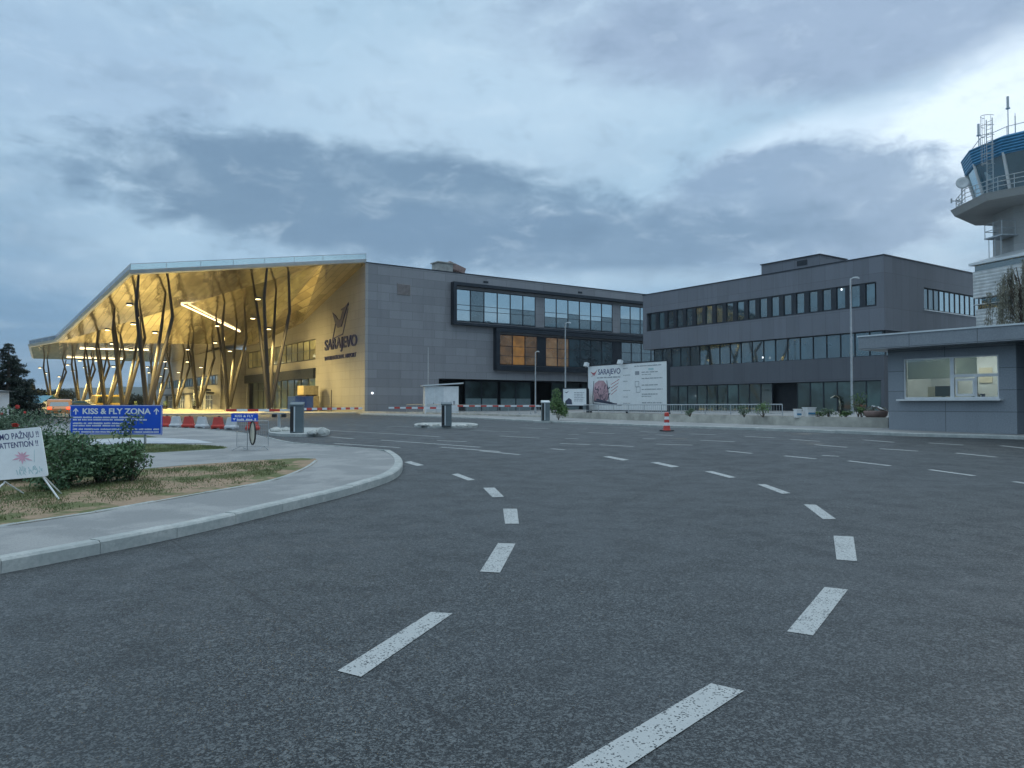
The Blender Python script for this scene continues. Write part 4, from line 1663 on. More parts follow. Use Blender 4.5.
# things inside, on the desk
mb = MB()
mb.box(0.30, 0.95, 0.30, 3.90, EK + 0.0, EK + 0.05)
mb.build('desk', M['cream'], kio)
dz0 = EK + 0.054


def in_kiosk(x, y, z):
    p = KP + Bv * x + Av * y
    return (p.x, p.y, kgz + z)


mon = thing('computer_monitor', 'dark computer monitor on the desk behind the kiosk window', 'monitor', in_kiosk(0.62, 2.55, dz0), TH)
mb = MB()
mb.box(-0.02, 0.02, -0.28, 0.28, 0.22, 0.58)
mb.build('screen', M['dark'], mon)
mb = MB()
mb.box(-0.03, 0.03, -0.04, 0.04, 0.02, 0.24)
mb.box(-0.10, 0.10, -0.13, 0.13, 0, 0.02)
mb.build('stand', M['rubber'], mon)
cbn = thing('filing_cabinet', 'cream cabinet standing inside the kiosk behind the left pane', 'cabinet', in_kiosk(1.6, 3.05, 0.062), TH)
mb = MB()
mb.box(-0.3, 0.3, -0.38, 0.38, 0, 1.55)
mb.build('carcass', M['cream'], cbn, bevel=0.01)
for kz in (0.1, 0.58, 1.06):
    mb = MB()
    mb.box(-0.325, -0.303, -0.35, 0.35, kz, kz + 0.44)
    dr = mb.build('drawer', M['cream'], cbn)
    mb = MB()
    mb.box(-0.345, -0.327, -0.08, 0.08, kz + 0.30, kz + 0.33)
    mb.build('handle', M['steel'], dr)
for i_, (yy_, hh_, mm_, cc_) in enumerate(((1.35, 0.30, 'navy', 'navy'), (1.45, 0.28, 'terracotta', 'brown'), (1.55, 0.31, 'darkprint', 'charcoal'), (1.65, 0.27, 'cloth', 'white'))):
    bn_ = thing('ring_binder', cc_ + ' ring binder standing on the desk behind the kiosk hatch', 'binder', in_kiosk(0.78, yy_, dz0), TH)
    mb = MB()
    mb.box(-0.12, 0.12, -0.035, 0.035, 0, hh_)
    mb.build('cover', M[mm_], bn_, bevel=0.006)
    mb = MB()
    mb.box(-0.1225, -0.1215, -0.022, 0.022, hh_ * 0.55, hh_ * 0.85)
    mb.build('spine_label', M['signwhite'], bn_)
pr_ = thing('receipt_printer', 'small pale receipt printer on the kiosk desk', 'printer', in_kiosk(0.55, 3.25, dz0), TH)
mb = MB()
mb.prism([(-0.12, -0.16), (0.12, -0.16), (0.12, 0.16), (-0.12, 0.16)], 0, lambda x, y: 0.13 + x * 0.3)
mb.build('housing', M['offwhite'], pr_, bevel=0.01)
mb = MB()
mb.box(-0.05, 0.02, -0.06, 0.06, 0.13, 0.20)
mb.build('paper', M['white'], pr_)
tag(MB().loft([[(0.05 * s_ * math.cos(a_ * math.pi / 6), 0.05 * s_ * math.sin(a_ * math.pi / 6), z_) for a_ in range(12)] for z_, s_ in ((0, 1), (0.09, 1.1), (0.10, 1.0), (0.02, 0.9))]).build('paper_cup', M['terracotta'], None, in_kiosk(0.42, 0.95, dz0)), 'brown cup on the desk behind the right pane of the kiosk', 'cup')
tag(MB().box(-0.01, 0.01, -0.22, 0.22, 0, 0.55).build('notice_board', [M['cream']], None, in_kiosk(2.57, 2.0, 1.75), TH), 'cream notice board on the back wall inside the kiosk', 'notice board')
ld = D.lights.new('kiosk_lamp', 'AREA')
ld.energy = 30
ld.size = 1.2
ld.color = (1.0, 0.93, 0.82)
lo_ = D.objects.new('kiosk_lamp', ld)
COL.objects.link(lo_)
lo_.parent = kio
lo_.location = (1.4, 2.0, zb - 0.08)
mb = MB()
mb.box(1.2, 1.6, 1.3, 2.7, zb - 0.07, zb - 0.01)
mb.build('ceiling_lamp', M['walllamp'], kio)

# ------------------------------------------------------------------ CONTROL TOWER
TP = Vector((42.35, 58.5))
tg2 = g(TP.x, TP.y)
ET = EYE - tg2 + 0.3
tow = thing('control_tower', 'white and grey airport control tower with blue ribbed cab roof and ring balcony', 'control tower', (TP.x, TP.y, tg2), 0)


def ring12(r, z, n=12, a0=R(25)):
    return [(r * math.cos(a0 + 2 * math.pi * k / n), r * math.sin(a0 + 2 * math.pi * k / n), z) for k in range(n)]


mb = MB()
mb.loft([ring12(3.7, 9.5 + ET, 8, R(18)), ring12(3.7, 15.1 + ET, 8, R(18))])
mb.build('shaft', M['towershaft'], tow)
mb = MB()
mb.loft([ring12(3.72, 15.02 + ET, 8, R(18)), ring12(6.35, 15.24 + ET, 8, R(18)), ring12(6.65, 15.78 + ET, 8, R(18)), ring12(6.4, 15.8 + ET, 8, R(18))])
mb.build('balcony_slab', M['towershaft'], tow)
mb = MB()
mb.loft([ring12(4.65, 15.81 + ET), ring12(5.45, 18.85 + ET)])
mb.build('cab_glass', M['glasscab'], tow)
mb = MB()
for k in range(12):
    a, c = Vector(ring12(4.70, 15.81 + ET)[k]), Vector(ring12(5.50, 18.85 + ET)[k])
    MB().tube([a, c], 0.11, 6).build('cab_mullion', M['white'], tow)
mb = MB()
mb.loft([ring12(5.55, 18.7 + ET), ring12(5.85, 19.95 + ET), ring12(5.4, 20.15 + ET)])
mb.build('cab_roof', M['bluetower'], tow)
mb = MB()
for hh in (0.35, 0.7, 1.05):
    rg = ring12(6.22, 15.8 + ET + hh)
    mb.tube(rg, 0.03, 5, closed=True)
for k in range(12):
    a, c = Vector(ring12(6.22, 15.8 + ET)[k]), Vector(ring12(6.22, 15.8 + ET)[(k + 1) % 12])
    for j in range(3):
        p = a + (c - a) * j / 3
        mb.tube([p, p + Vector((0, 0, 1.05))], 0.03, 5)
mb.build('balcony_railing', M['steel'], tow)
mb = MB()
for hh in (0.75,):
    mb.tube(ring12(5.0, 20.15 + ET + hh), 0.03, 5, closed=True)
for k in range(12):
    a = Vector(ring12(5.0, 20.1 + ET)[k])
    mb.tube([a, a + Vector((0, 0, 0.8))], 0.025, 5)
mb.build('roof_railing', M['steel'], tow)
# caged ladder on the left side of the cab
la = R(198)
lp = Vector((math.cos(la), math.sin(la)))
lt = Vector((-math.sin(la), math.cos(la)))
mb = MB()
for s_ in (-0.25, 0.25):
    a = lp * 6.0 + lt * s_
    mb.tube([(a.x, a.y, 15.8 + ET), (a.x, a.y, 21.6 + ET)], 0.035, 5)
z = 16.0
while z < 21.5:
    a, c = lp * 6.0 - lt * 0.25, lp * 6.0 + lt * 0.25
    mb.tube([(a.x, a.y, z + ET), (c.x, c.y, z + ET)], 0.02, 4)
    z += 0.3
lad = mb.build('ladder', M['steel'], tow)
mb = MB()
for z in np.arange(18.0, 21.9, 0.75):
    pts = []
    for k in range(9):
        a_ = math.pi * k / 8
        q = lp * (6.0 + 0.75 * math.sin(a_)) + lt * (0.4 * math.cos(a_))
        pts.append((q.x, q.y, z + ET))
    mb.tube(pts, 0.025, 4)
for k in (1, 3, 5, 7):
    a_ = math.pi * k / 8
    q = lp * (6.0 + 0.75 * math.sin(a_)) + lt * (0.4 * math.cos(a_))
    mb.tube([(q.x, q.y, 18.0 + ET), (q.x, q.y, 21.7 + ET)], 0.02, 4)
mb.build('safety_cage', M['steel'], lad)
# antennas
for (a_, r_, h1, h2, n_) in ((177, 5.2, 1.0, 0.9, 'rod_antenna'), (204, 4.7, 2.3, 0.9, 'rod_antenna'), (209, 4.5, 1.6, 0.2, 'whip_antenna')):
    q = Vector((math.cos(R(a_)), math.sin(R(a_)))) * r_
    mb = MB()
    z0 = 20.1 + ET
    mb.tube([(q.x, q.y, z0), (q.x, q.y, z0 + h1)], 0.035, 6)
    mb.tube([(q.x, q.y, z0 + h1), (q.x, q.y, z0 + h1 + h2)], 0.09 if n_[0] == 'r' else 0.02, 6)
    if n_[0] == 'r':
        mb.tube([(q.x, q.y, z0 + h1 - 0.06), (q.x, q.y, z0 + h1 + 0.02)], 0.16, 8)
    mb.build(n_, M['steel'], tow)
# dish on the balcony rail
a_ = R(172)
q = Vector((math.cos(a_), math.sin(a_))) * 6.3
mb = MB()
dc = Vector((q.x - 0.1, q.y - 0.3, 17.35 + ET))
ax = Vector((-0.35, -0.85, 0.2)).normalized()
s1 = ax.cross(Vector((0, 0, 1))).normalized()
s2 = s1.cross(ax)
mb.loft([[dc + ax * d_ + (s1 * math.cos(t_ * math.pi / 8) + s2 * math.sin(t_ * math.pi / 8)) * r_ for t_ in range(16)] for d_, r_ in ((-0.16, 0.06), (-0.10, 0.30), (0.0, 0.50), (0.03, 0.50), (-0.05, 0.28), (-0.10, 0.05))])
dsh = mb.build('satellite_dish', M['offwhite'], tow, smooth=True)
mb = MB()
mb.tube([dc - ax * 0.12, (q.x, q.y, 16.8 + ET)], 0.05, 6)
mb.tube([(q.x, q.y, 15.8 + ET), (q.x, q.y, 16.85 + ET)], 0.05, 6)
mb.tube([(q.x - 0.9, q.y - 0.1, 15.95 + ET), (q.x, q.y, 16.0 + ET)], 0.04, 5)
mb.tube([(q.x - 0.9, q.y - 0.1, 15.8 + ET), (q.x - 0.9, q.y - 0.1, 16.15 + ET)], 0.07, 5)
mb.build('dish_bracket', M['steel'], dsh)
# service platform on the shaft
mb = MB()
pa = R(188)
pc = Vector((math.cos(pa), math.sin(pa))) * 4.1
pt = Vector((-math.sin(pa), math.cos(pa)))
pn = Vector((math.cos(pa), math.sin(pa)))
cz = 12.75 + ET
mb.obox((pc.x, pc.y, cz), (*(pn * 0.75), 0), (*(pt * 0.9), 0), (0, 0, 0.05))
for (i_, j_) in ((1, -1), (1, 0), (1, 1), (-0.6, 1), (-0.6, -1)):
    q = pc + pn * 0.72 * i_ + pt * 0.85 * j_
    mb.tube([(q.x, q.y, cz), (q.x, q.y, cz + 1.1)], 0.03, 5)
for hh in (0.55, 1.1):
    c4 = [pc + pn * 0.72 * i_ + pt * 0.85 * j_ for i_, j_ in ((-0.6, -1), (1, -1), (1, 1), (-0.6, 1))]
    mb.tube([(q.x, q.y, cz + hh) for q in c4], 0.03, 5)
for j_ in (-0.6, 0.0, 0.6):
    q = pc + pn * 0.6 + pt * j_
    mb.tube([(q.x, q.y, cz - 1.9), (q.x, q.y, cz)], 0.03, 5)
mb.build('service_platform', M['steel'], tow)
# ribbed lower storeys
ra = R(18.25)
lb = D.objects.new('lower_storeys', None)
cR = Vector((0.0, -2.6))


def rbox(mb, hx, hy, z0, z1):
    ax_ = Vector((math.cos(ra), math.sin(ra))) * hx
    ay_ = Vector((-math.sin(ra), math.cos(ra))) * hy
    mb.obox((cR.x, cR.y, (z0 + z1) / 2), (*ax_, 0), (*ay_, 0), (0, 0, (z1 - z0) / 2))


mb = MB()
rbox(mb, 4.6, 4.6, 8.05 + ET, 10.15 + ET)
rbox(mb, 4.45, 4.5, -1, 7.15 + ET)
mb.build('ribbed_cladding', M['whiteclad'], tow)
mb = MB()
rbox(mb, 4.5, 4.5, 10.152 + ET, 10.65 + ET)
rbox(mb, 4.2, 4.2, 7.55 + ET, 8.048 + ET)
rbox(mb, 4.35, 4.4, 7.152 + ET, 7.5 + ET)
mb.build('window_band', M['glass'], tow)
mb = MB()
z0 = 10.652 + ET
cs, sn = math.cos(ra), math.sin(ra)


def rp(a, c, z):
    return (cR.x + a * cs - c * sn, cR.y + a * sn + c * cs, z)


mb.loft([[rp(-4.8, -4.8, z0), rp(4.8, -4.8, z0), rp(4.8, 4.8, z0), rp(-4.8, 4.8, z0)], [rp(-4.8, -4.8, z0 + 0.18), rp(4.8, -4.8, z0 + 0.18), rp(4.8, 4.8, z0 + 0.18), rp(-4.8, 4.8, z0 + 0.18)],
         [rp(-2.5, -2.5, z0 + 1.0), rp(2.5, -2.5, z0 + 1.0), rp(2.5, 2.5, z0 + 1.0), rp(-2.5, 2.5, z0 + 1.0)]])
rbox(mb, 4.6, 4.6, 7.502 + ET, 7.548 + ET)
mb.build('skirt_roof', M['silver'], tow)
mb = MB()
for c in (-1.6, 1.4):
    mb.tube([rp(-4.63, c, 8.05 + ET), rp(-4.63, c, 10.15 + ET)], 0.04, 4)
    mb.tube([rp(-4.48, c, -0.5), rp(-4.48, c, 7.15 + ET)], 0.04, 4)
mb.build('cover_strips', M['steel'], tow)

# ------------------------------------------------------------------ STREET FURNITURE
def lamp_post(px, py, top, arm, label, off=0.11, rz=0.0):
    p = gp(px, py, off)
    h = wz(top, p.y) - p.z
    t = thing('street_lamp', label, 'street lamp', p, rz, 'slim steel street lamps')
    mb = MB()
    mb.tube([(0, 0, -0.1), (0, 0, h * 0.5), (0, 0, h)], [0.085, 0.07, 0.05], 10)
    mb.tube([(0, 0, -0.1), (0, 0, 0.5)], 0.11, 10)
    mb.build('pole', M['steel'], t)
    mb = MB()
    mb.tube([(0, 0, h - 0.02), (arm * 0.4, 0, h + 0.05)], 0.035, 6)
    x0, x1 = arm * 0.3, arm
    mb.loft([[(x0, -0.08, h + 0.02), (x0, 0.08, h + 0.02), (x0, 0.08, h + 0.10), (x0, -0.08, h + 0.10)],
             [(x0 + (x1 - x0) * 0.6, -0.14, h + 0.03), (x0 + (x1 - x0) * 0.6, 0.14, h + 0.03), (x0 + (x1 - x0) * 0.6, 0.12, h + 0.12), (x0 + (x1 - x0) * 0.6, -0.12, h + 0.12)],
             [(x1, -0.08, h - 0.02), (x1, 0.08, h - 0.02), (x1, 0.07, h + 0.03), (x1, -0.07, h + 0.03)]])
    mb.build('lamp_head', M['offwhite'], t)


lamp_post(852, 414.5, 278, 0.62, 'tall street lamp in front of the office block, left of the kiosk')
lamp_post(565.5, 413.5, 323, 0.55, 'street lamp beside the small banner, in front of the dark terminal glazing')
lamp_post(535.5, 413.2, 352, 0.40, 'shorter dark street lamp just left of the banners')
p = gp(428, 412.5, 0.11)
tag(MB().tube([(0, 0, -0.1), (0, 0, 3), (0, 0, wz(347, p.y) - p.z)], [0.06, 0.05, 0.035], 8).build('thin_pole', M['steel'], None, p), 'thin grey pole rising above the white hut', 'pole')

# ---- barriers
def barrier(px, py, label, arms, hgt=1.08, hood=False, off=0.10):
    p = gp(px, py, off)
    t = thing('barrier_gate', label, 'barrier', p, R(8), 'car park barrier gates')
    mb = MB()
    mb.prism([(-0.24, -0.17), (0.24, -0.17), (0.24, 0.17), (-0.24, 0.17)], 0, hgt - 0.06)
    mb.build('cabinet', M['cabinet'], t, bevel=0.02)
    mb = MB()
    mb.prism([(-0.26, -0.19), (0.26, -0.19), (0.26, 0.19), (-0.26, 0.19)], hgt - 0.058, lambda x, y: hgt + 0.05 + y * 0.25)
    mb.build('hood', M['offwhite'] if hood else M['cabinet'], t, bevel=0.015)
    mb = MB()
    mb.box(-0.10, -0.05, -0.185, -0.172, 0.05, hgt - 0.08)
    mb.build('trim_strip', M['silver'], t)
    mb = MB()
    mb.box(-0.235, -0.11, -0.18, -0.172, 0.05, hgt - 0.08)
    mb.build('service_door', M['rubber'], t)
    for (ex, ey, za) in arms:
        q = Vector((wx(ex, p.y + ey), p.y + ey))
        d = q - Vector((p.x, p.y))
        L = d.length
        ang = math.atan2(d.y, d.x) - R(8)
        ca, sa = math.cos(ang), math.sin(ang)
        mb = MB()
        n_ = max(4, int(L / 0.42))
        for k in range(n_):
            a = 0.24 + (L - 0.24) * k / n_
            c = 0.24 + (L - 0.24) * (k + 1) / n_
            m_ = (a + c) / 2
            zz = za + (m_ / L) * 0.0
            mb.obox((ca * m_, sa * m_, zz), (ca * (c - a) / 2, sa * (c - a) / 2, 0), (-sa * 0.025, ca * 0.025, 0), (0, 0, 0.045), k % 2)
        mb.build('boom', [M['signwhite'], M['redtape']], t)
    return t, p


b1, p1 = barrier(297, 432.8, 'grey barrier cabinet with a boom on each side, on the island nearest the fence', [(226, -0.5, 0.86), (362, 5.5, 0.90)])
b2, p2 = barrier(446.5, 426.3, 'grey barrier cabinet standing in front of the white hut, one boom to its left', [(389, 2.5, 0.88)])
b3, p3 = barrier(545.5, 421.0, 'pale-hooded barrier cabinet beside the green bush, with a boom to its left', [(452, 2.5, 0.90)], hgt=1.15, hood=True)


def island(px0, px1, py0, py1, label, rocks):
    P = []
    cx, cy = (px0 + px1) / 2, (py0 + py1) / 2
    for k in range(20):
        a = 2 * math.pi * k / 20
        sx = math.copysign(abs(math.cos(a)) ** 0.6, math.cos(a))
        sy = math.copysign(abs(math.sin(a)) ** 0.8, math.sin(a))
        q = gp(cx + (px1 - px0) / 2 * sx, cy - (py1 - py0) / 2 * sy)
        P.append((q.x, q.y))
    return structure(sheet('traffic_island', P, 0.10, M['kerb'], skirt=0.2))


island(268, 330, 429.6, 436.8, '', 0)
island(414, 478, 424.2, 428.4, '', 0)
island(532, 556, 419.2, 423.0, '', 0)


def rock(px, py, w, h, label):
    p = gp(px, py, 0.10)
    bm = bmesh.new()
    bmesh.ops.create_icosphere(bm, subdivisions=2, radius=1)
    sd_ = random.random() * 9
    for v in bm.verts:
        k = 1 + 0.22 * math.sin(v.co.x * 3 + sd_) * math.cos(v.co.y * 4 + sd_ * 2)
        v.co = Vector((v.co.x * w * 0.36 * k, v.co.y * w * 0.30 * k, max(v.co.z, -0.35) * h * 0.55 * k + h * 0.2))
    me = D.meshes.new('rock')
    bm.to_mesh(me)
    bm.free()
    me.materials.append(M['rock'])
    o = D.objects.new('rock', me)
    COL.objects.link(o)
    o.location = p
    tag(o, label, 'rock', 'pale rocks on the barrier islands')


rock(276, 431.6, 0.62, 0.24, 'pale rock at the left tip of the near barrier island')
rock(286, 431.2, 0.45, 0.22, 'pale rock between the ticket post and the near barrier cabinet')
rock(312, 434.2, 0.55, 0.22, 'flat pale rock just right of the near barrier cabinet')
rock(322, 434.0, 0.68, 0.34, 'largest pale rock, right tip of the near barrier island')
rock(424, 426.0, 0.9, 0.22, 'pale rock at the left tip of the island in front of the white hut')
rock(436, 426.0, 0.5, 0.18, 'pale rock beside the left foot of the barrier in front of the white hut')
rock(462, 427.0, 0.8, 0.20, 'flat pale rock right of the barrier in front of the white hut')
rock(470, 427.0, 0.55, 0.26, 'pale rock at the right tip of the island in front of the white hut')

# ticket post with two readers
p = gp(279, 429.8, 0.10)
t = thing('ticket_post', 'short grey ticket post with two black reader heads, left of the near barrier', 'ticket post', p)
h = wz(414, p.y) - p.z
mb = MB()
mb.tube([(0, 0, 0), (0, 0, h)], 0.07, 8)
mb.box(-0.22, 0.22, -0.04, 0.04, h, h + 0.06)
mb.build('post', M['steel'], t)
for s_ in (-1, 1):
    mb = MB()
    mb.box(s_ * 0.2 - 0.08, s_ * 0.2 + 0.08, -0.10, 0.10, h - 0.14, h - 0.003)
    mb.build('reader_head', M['rubber'], t, bevel=0.01)

# ---- water filled barriers, red and white
def water_barrier_mesh(m_):
    t = D.objects.new('water_barrier', None)
    mb = MB()
    w, d, hh = 0.27, 0.22, 0.56
    ring_ = lambda z, kw, kd: [(-w * kw, -d * kd, z), (w * kw, -d * kd, z), (w * kw, d * kd, z), (-w * kw, d * kd, z)]
    mb.loft([ring_(0.05, 1.0, 1.0), ring_(0.14, 1.0, 1.0), ring_(0.20, 0.84, 0.75), ring_(0.50, 0.70, 0.42), ring_(0.56, 0.66, 0.38)])
    mb.box(-w * 0.9, -w * 0.5, -d, d, 0, 0.052)
    mb.box(w * 0.5, w * 0.9, -d, d, 0, 0.052)
    return mb


wbs = [(150, 427.2, 1, ''), (166, 427.4, 0, ''), (176, 427.5, 1, ''), (188.6, 427.9, 0, ''), (202, 428.2, 1, ''), (218, 428.8, 0, ''), (231.6, 429.4, 1, ''), (252.6, 430.4, 0, '')]
names = ['white water barrier mostly hidden behind the right end of the big blue sign', 'red water barrier just right of the big blue sign', 'first fully visible white water barrier right of the big blue sign',
         'second red water barrier right of the big blue sign', 'white water barrier between the second and third red ones', 'third red water barrier, left of the fence',
         'white water barrier partly hidden by the small KISS & FLY sign', 'red water barrier seen through the portable fence']
proto = {}
for i, (px, py, w, _) in enumerate(wbs):
    p = gp(px, py, 0.0)
    t = thing('water_barrier', names[i], 'road barrier', p, R(-6 + 3 * (i % 3)), 'red and white water barriers in a row')
    if w not in proto:
        o = water_barrier_mesh(w).build('shell', M['whiteplastic'] if w else M['red'], t, bevel=0.02)
        mb = MB()
        mb.tube([(0.05, 0, 0.555), (0.05, 0, 0.60)], 0.05, 8)
        c = mb.build('filler_cap', M['rubber'], t)
        proto[w] = (o, c)
    else:
        for s_ in proto[w]:
            c = s_.copy()
            COL.objects.link(c)
            c.parent = t

# ---- traffic cone
p = gp(666.8, 431.2, 0.0)
t = thing('traffic_cone', 'tall red and white striped delineator cone standing on the asphalt before the banner', 'traffic cone', p)
h = wz(412.3, p.y) - p.z
mb = MB()
cone = [(0.03, 0.19), (0.08, 0.15), (0.30, 0.125), (0.30, 0.125), (0.46, 0.11), (0.62, 0.10), (0.78, 0.09), (0.80, 0.10), (0.97, 0.095), (1.0, 0.05)]
for i in range(len(cone) - 1):
    (za, r0), (zc, r1) = cone[i], cone[i + 1]
    mi = 0 if i in (0, 1, 4, 5, 8) else 1
    mi = [0, 0, 1, 1, 0, 1, 0, 0, 0][i]
    mb.loft([[(r0 * math.cos(k * math.pi / 8), r0 * math.sin(k * math.pi / 8), za * h) for k in range(16)], [(r1 * math.cos(k * math.pi / 8), r1 * math.sin(k * math.pi / 8), zc * h) for k in range(16)]], mi, cap=(i == 8))
mb.build('body', [M['redtape'], M['signwhite']], t)
mb = MB()
mb.prism([(0.30 * math.cos(k * math.pi / 4 + 0.39), 0.30 * math.sin(k * math.pi / 4 + 0.39)) for k in range(8)], 0, 0.045)
mb.build('base', M['rubber'], t)

# ---- signs
def print_bars(mb, o, ux, uy, x0, x1, y, h, seed=0, t=0.004, density=0.8):
    """rows of illegible small print as short word-length marks"""
    rr = random.Random(seed)
    x = x0
    while x < x1:
        w = rr.uniform(2.0, 6.5) * h
        w = min(w, x1 - x)
        xx = x
        while xx < x + w - h * 0.3:      # broken into letter-sized strokes
            lw = h * rr.uniform(0.35, 0.6)
            hh = h * rr.uniform(0.75, 1.0)
            mb.plate(o, ux, uy, [(xx, y), (xx + lw, y), (xx + lw, y + hh), (xx, y + hh)], t)
            xx += lw + h * 0.16
        x += w + h * 0.6


# big blue sign
pa, pb = gp(68.4, 438.5, OFF), gp(161, 437.0, OFF)
dS = 21.5
xa, xb = wx(68.4, dS), wx(161, dS - 0.2)
pz = wz(434.5, dS)
ptop = wz(405, dS)
gz = g((xa + xb) / 2, dS) + OFF
sg = thing('information_sign', 'large blue KISS & FLY ZONA sign with arrows behind the rose bushes', 'sign', ((xa + xb) / 2, dS, gz), math.atan2(-0.2, xb - xa))
wS = xb - xa
z0, z1 = pz - gz, ptop - gz
mb = MB()
mb.box(-wS / 2, wS / 2, -0.015, 0.015, z0, z1)
mb.build('panel', M['blue'], sg)
for s_ in (-0.62, 0.62):
    mb = MB()
    mb.box(s_ * wS / 2 - 0.025, s_ * wS / 2 + 0.025, 0.02, 0.07, -0.1, z1 - 0.05)
    mb.build('post', M['steel'], sg)
o3 = Vector((-wS / 2, -0.0165, z0))
hS = z1 - z0
UX, UZ = Vector((1, 0, 0)), Vector((0, 0, 1))
mb = MB()
f = 0.012
mb.plate(o3, UX, UZ, [(f, f), (wS - f, f), (wS - f, 2 * f), (f, 2 * f)], 0.002)
mb.plate(o3, UX, UZ, [(f, hS - 2 * f), (wS - f, hS - 2 * f), (wS - f, hS - f), (f, hS - f)], 0.002)
mb.plate(o3, UX, UZ, [(f, 2 * f), (2 * f, 2 * f), (2 * f, hS - 2 * f), (f, hS - 2 * f)], 0.002)
mb.plate(o3, UX, UZ, [(wS - 2 * f, 2 * f), (wS - f, 2 * f), (wS - f, hS - 2 * f), (wS - 2 * f, hS - 2 * f)], 0.002)
for cx in (wS * 0.065, wS * 0.94):
    yb = hS * 0.68
    s_ = hS * 0.22
    mb.plate(o3, UX, UZ, [(cx - 0.018, yb), (cx + 0.018, yb), (cx + 0.018, yb + s_ * 0.9), (cx - 0.018, yb + s_ * 0.9)], 0.002)
    for q in (-1, 1):
        mb.plate(o3 - Vector((0, 0.0025, 0)), UX, UZ, [(cx, yb + s_), (cx + q * 0.075, yb + s_ * 0.55), (cx + q * 0.075, yb + s_ * 0.35), (cx, yb + s_ * 0.78)][::q], 0.002)
for r_, (y_, xe) in enumerate(((0.555, 0.80), (0.475, 0.84), (0.355, 0.66), (0.275, 0.62), (0.155, 0.97), (0.065, 0.97))):
    print_bars(mb, o3, UX, UZ, wS * 0.035, wS * xe, hS * y_, hS * 0.055, seed=r_, t=0.002)
mb.build('small_print', M['signwhite'], sg)
text_obj('KISS & FLY ZONA', 0.225, M['signwhite'], sg, (-wS / 2 + wS * 0.14, -0.0165, z0 + hS * 0.70), UX, UZ, lift=0.003, depth=0.002, width=wS * 0.74, bold=0.006)

# portable fence with a small blue sign
pl_, pr2 = gp(237.4, 449.6, OFF), gp(268.7, 450.5, OFF)
dF = (pl_.y + pr2.y) / 2
xa, xb = wx(237.4, dF), wx(268.7, dF)
gz = g((xa + xb) / 2, dF) + OFF
fn = thing('portable_fence', 'portable steel mesh fence standing on the footway beside the water barriers', 'fence', ((xa + xb) / 2, dF, gz), 0)
hw = (xb - xa) / 2
ht = wz(420.8, dF) - gz
zb_ = wz(446, dF) - gz
mb = MB()
mb.tube([(-hw, 0, zb_), (-hw, 0, ht), (hw, 0, ht), (hw, 0, zb_)], 0.012, 6, closed=True)
mb.build('frame', M['steel'], fn)
mb = MB()
k = -hw + 0.05
while k < hw:
    mb.tube([(k, 0, zb_), (k, 0, ht)], 0.0022, 4)
    k += 0.055
k = zb_ + 0.12
while k < ht:
    mb.tube([(-hw, 0, k), (hw, 0, k)], 0.0022, 4)
    k += 0.15
mb.build('mesh_infill', M['steel'], fn)
for s_ in (-0.72, 0.72):
    mb = MB()
    mb.tube([(s_ * hw - 0.16, -0.22, 0.01), (s_ * hw, 0, zb_), (s_ * hw + 0.18, -0.18, 0.01)], 0.010, 6)
    mb.tube([(s_ * hw, 0, zb_), (s_ * hw + 0.03, 0.25, 0.01)], 0.010, 6)
    mb.build('leg', M['steel'], fn)
# round disc seen almost edge on, hanging on the fence
dd = thing('round_sign', 'round traffic sign hung on the portable fence and seen almost edge on', 'sign', (wx(253.3, dF - 0.08), dF - 0.08, gz + (wz(432.8, dF) - gz)), R(-58))
mb = MB()
rr = 0.30
mb.loft([[(rr * math.cos(k * math.pi / 12), yy, rr * math.sin(k * math.pi / 12)) for k in range(24)] for yy in (-0.006, 0.006)])
mb.build('disc', M['cream'], dd)
mb = MB()
mb.tube([(rr * math.cos(k * math.pi / 12), -0.008, rr * math.sin(k * math.pi / 12)) for k in range(24)], 0.022, 6, closed=True)
mb.build('rim', M['rubber'], dd)
# small blue sign
dq = dF + 0.1
x0, x1 = wx(231.6, dq), wx(258.2, dq)
z0, z1 = wz(421.6, dq), wz(413.2, dq)
ss = thing('direction_sign', 'small blue KISS & FLY sign with arrow fixed above the portable fence', 'sign', ((x0 + x1) / 2, dq, gz))
w_ = x1 - x0
mb = MB()
mb.box(-w_ / 2, w_ / 2, -0.008, 0.008, z0 - gz, z1 - gz)
mb.build('panel', M['blue'], ss)
mb = MB()
mb.tube([(w_ * 0.1, 0.02, 0), (w_ * 0.1, 0.02, z1 - gz - 0.02)], 0.012, 6)
mb.build('post', M['steel'], ss)
text_obj('KISS & FLY', 0.085, M['signwhite'], ss, (-w_ * 0.36, -0.009, z0 - gz + 0.12), UX, UZ, lift=0.002, depth=0.001, width=w_ * 0.7, bold=0.002)
mb = MB()
o4 = Vector((-w_ / 2, -0.009, z0 - gz))
mb.plate(o4, UX, UZ, [(0.04, 0.09), (0.08, 0.03), (0.12, 0.09)][::-1], 0.002)
print_bars(mb, o4, UX, UZ, 0.15, w_ * 0.82, 0.03, 0.055, seed=44, t=0.002)
mb.plate(o4, UX, UZ, [(w_ - 0.09, 0.03), (w_ - 0.05, 0.03), (w_ - 0.05, 0.09), (w_ - 0.09, 0.09)], 0.002)
mb.build('small_print', M['signwhite'], ss)

# white hand-lettered board, left edge
pf = gp(61, 499.8, OFF)
dB = pf.y + 0.1
bx1, bx0 = wx(49.4, dB), wx(49.4, dB) - 1.0
zb0, zb1 = wz(475.7, dB), wz(427, dB)
gz = g(bx0, dB) + OFF
bd = thing('notice_board', 'white hand-painted ATTENTION board on splayed legs at the left edge', 'board', ((bx0 + bx1) / 2, dB, gz), 0)
hw = (bx1 - bx0) / 2
zl, zh = zb0 - gz, zb1 - gz
tilt = R(-2.0)
# board lies slightly rotated and leaning back: corners by outline
lean = 0.18


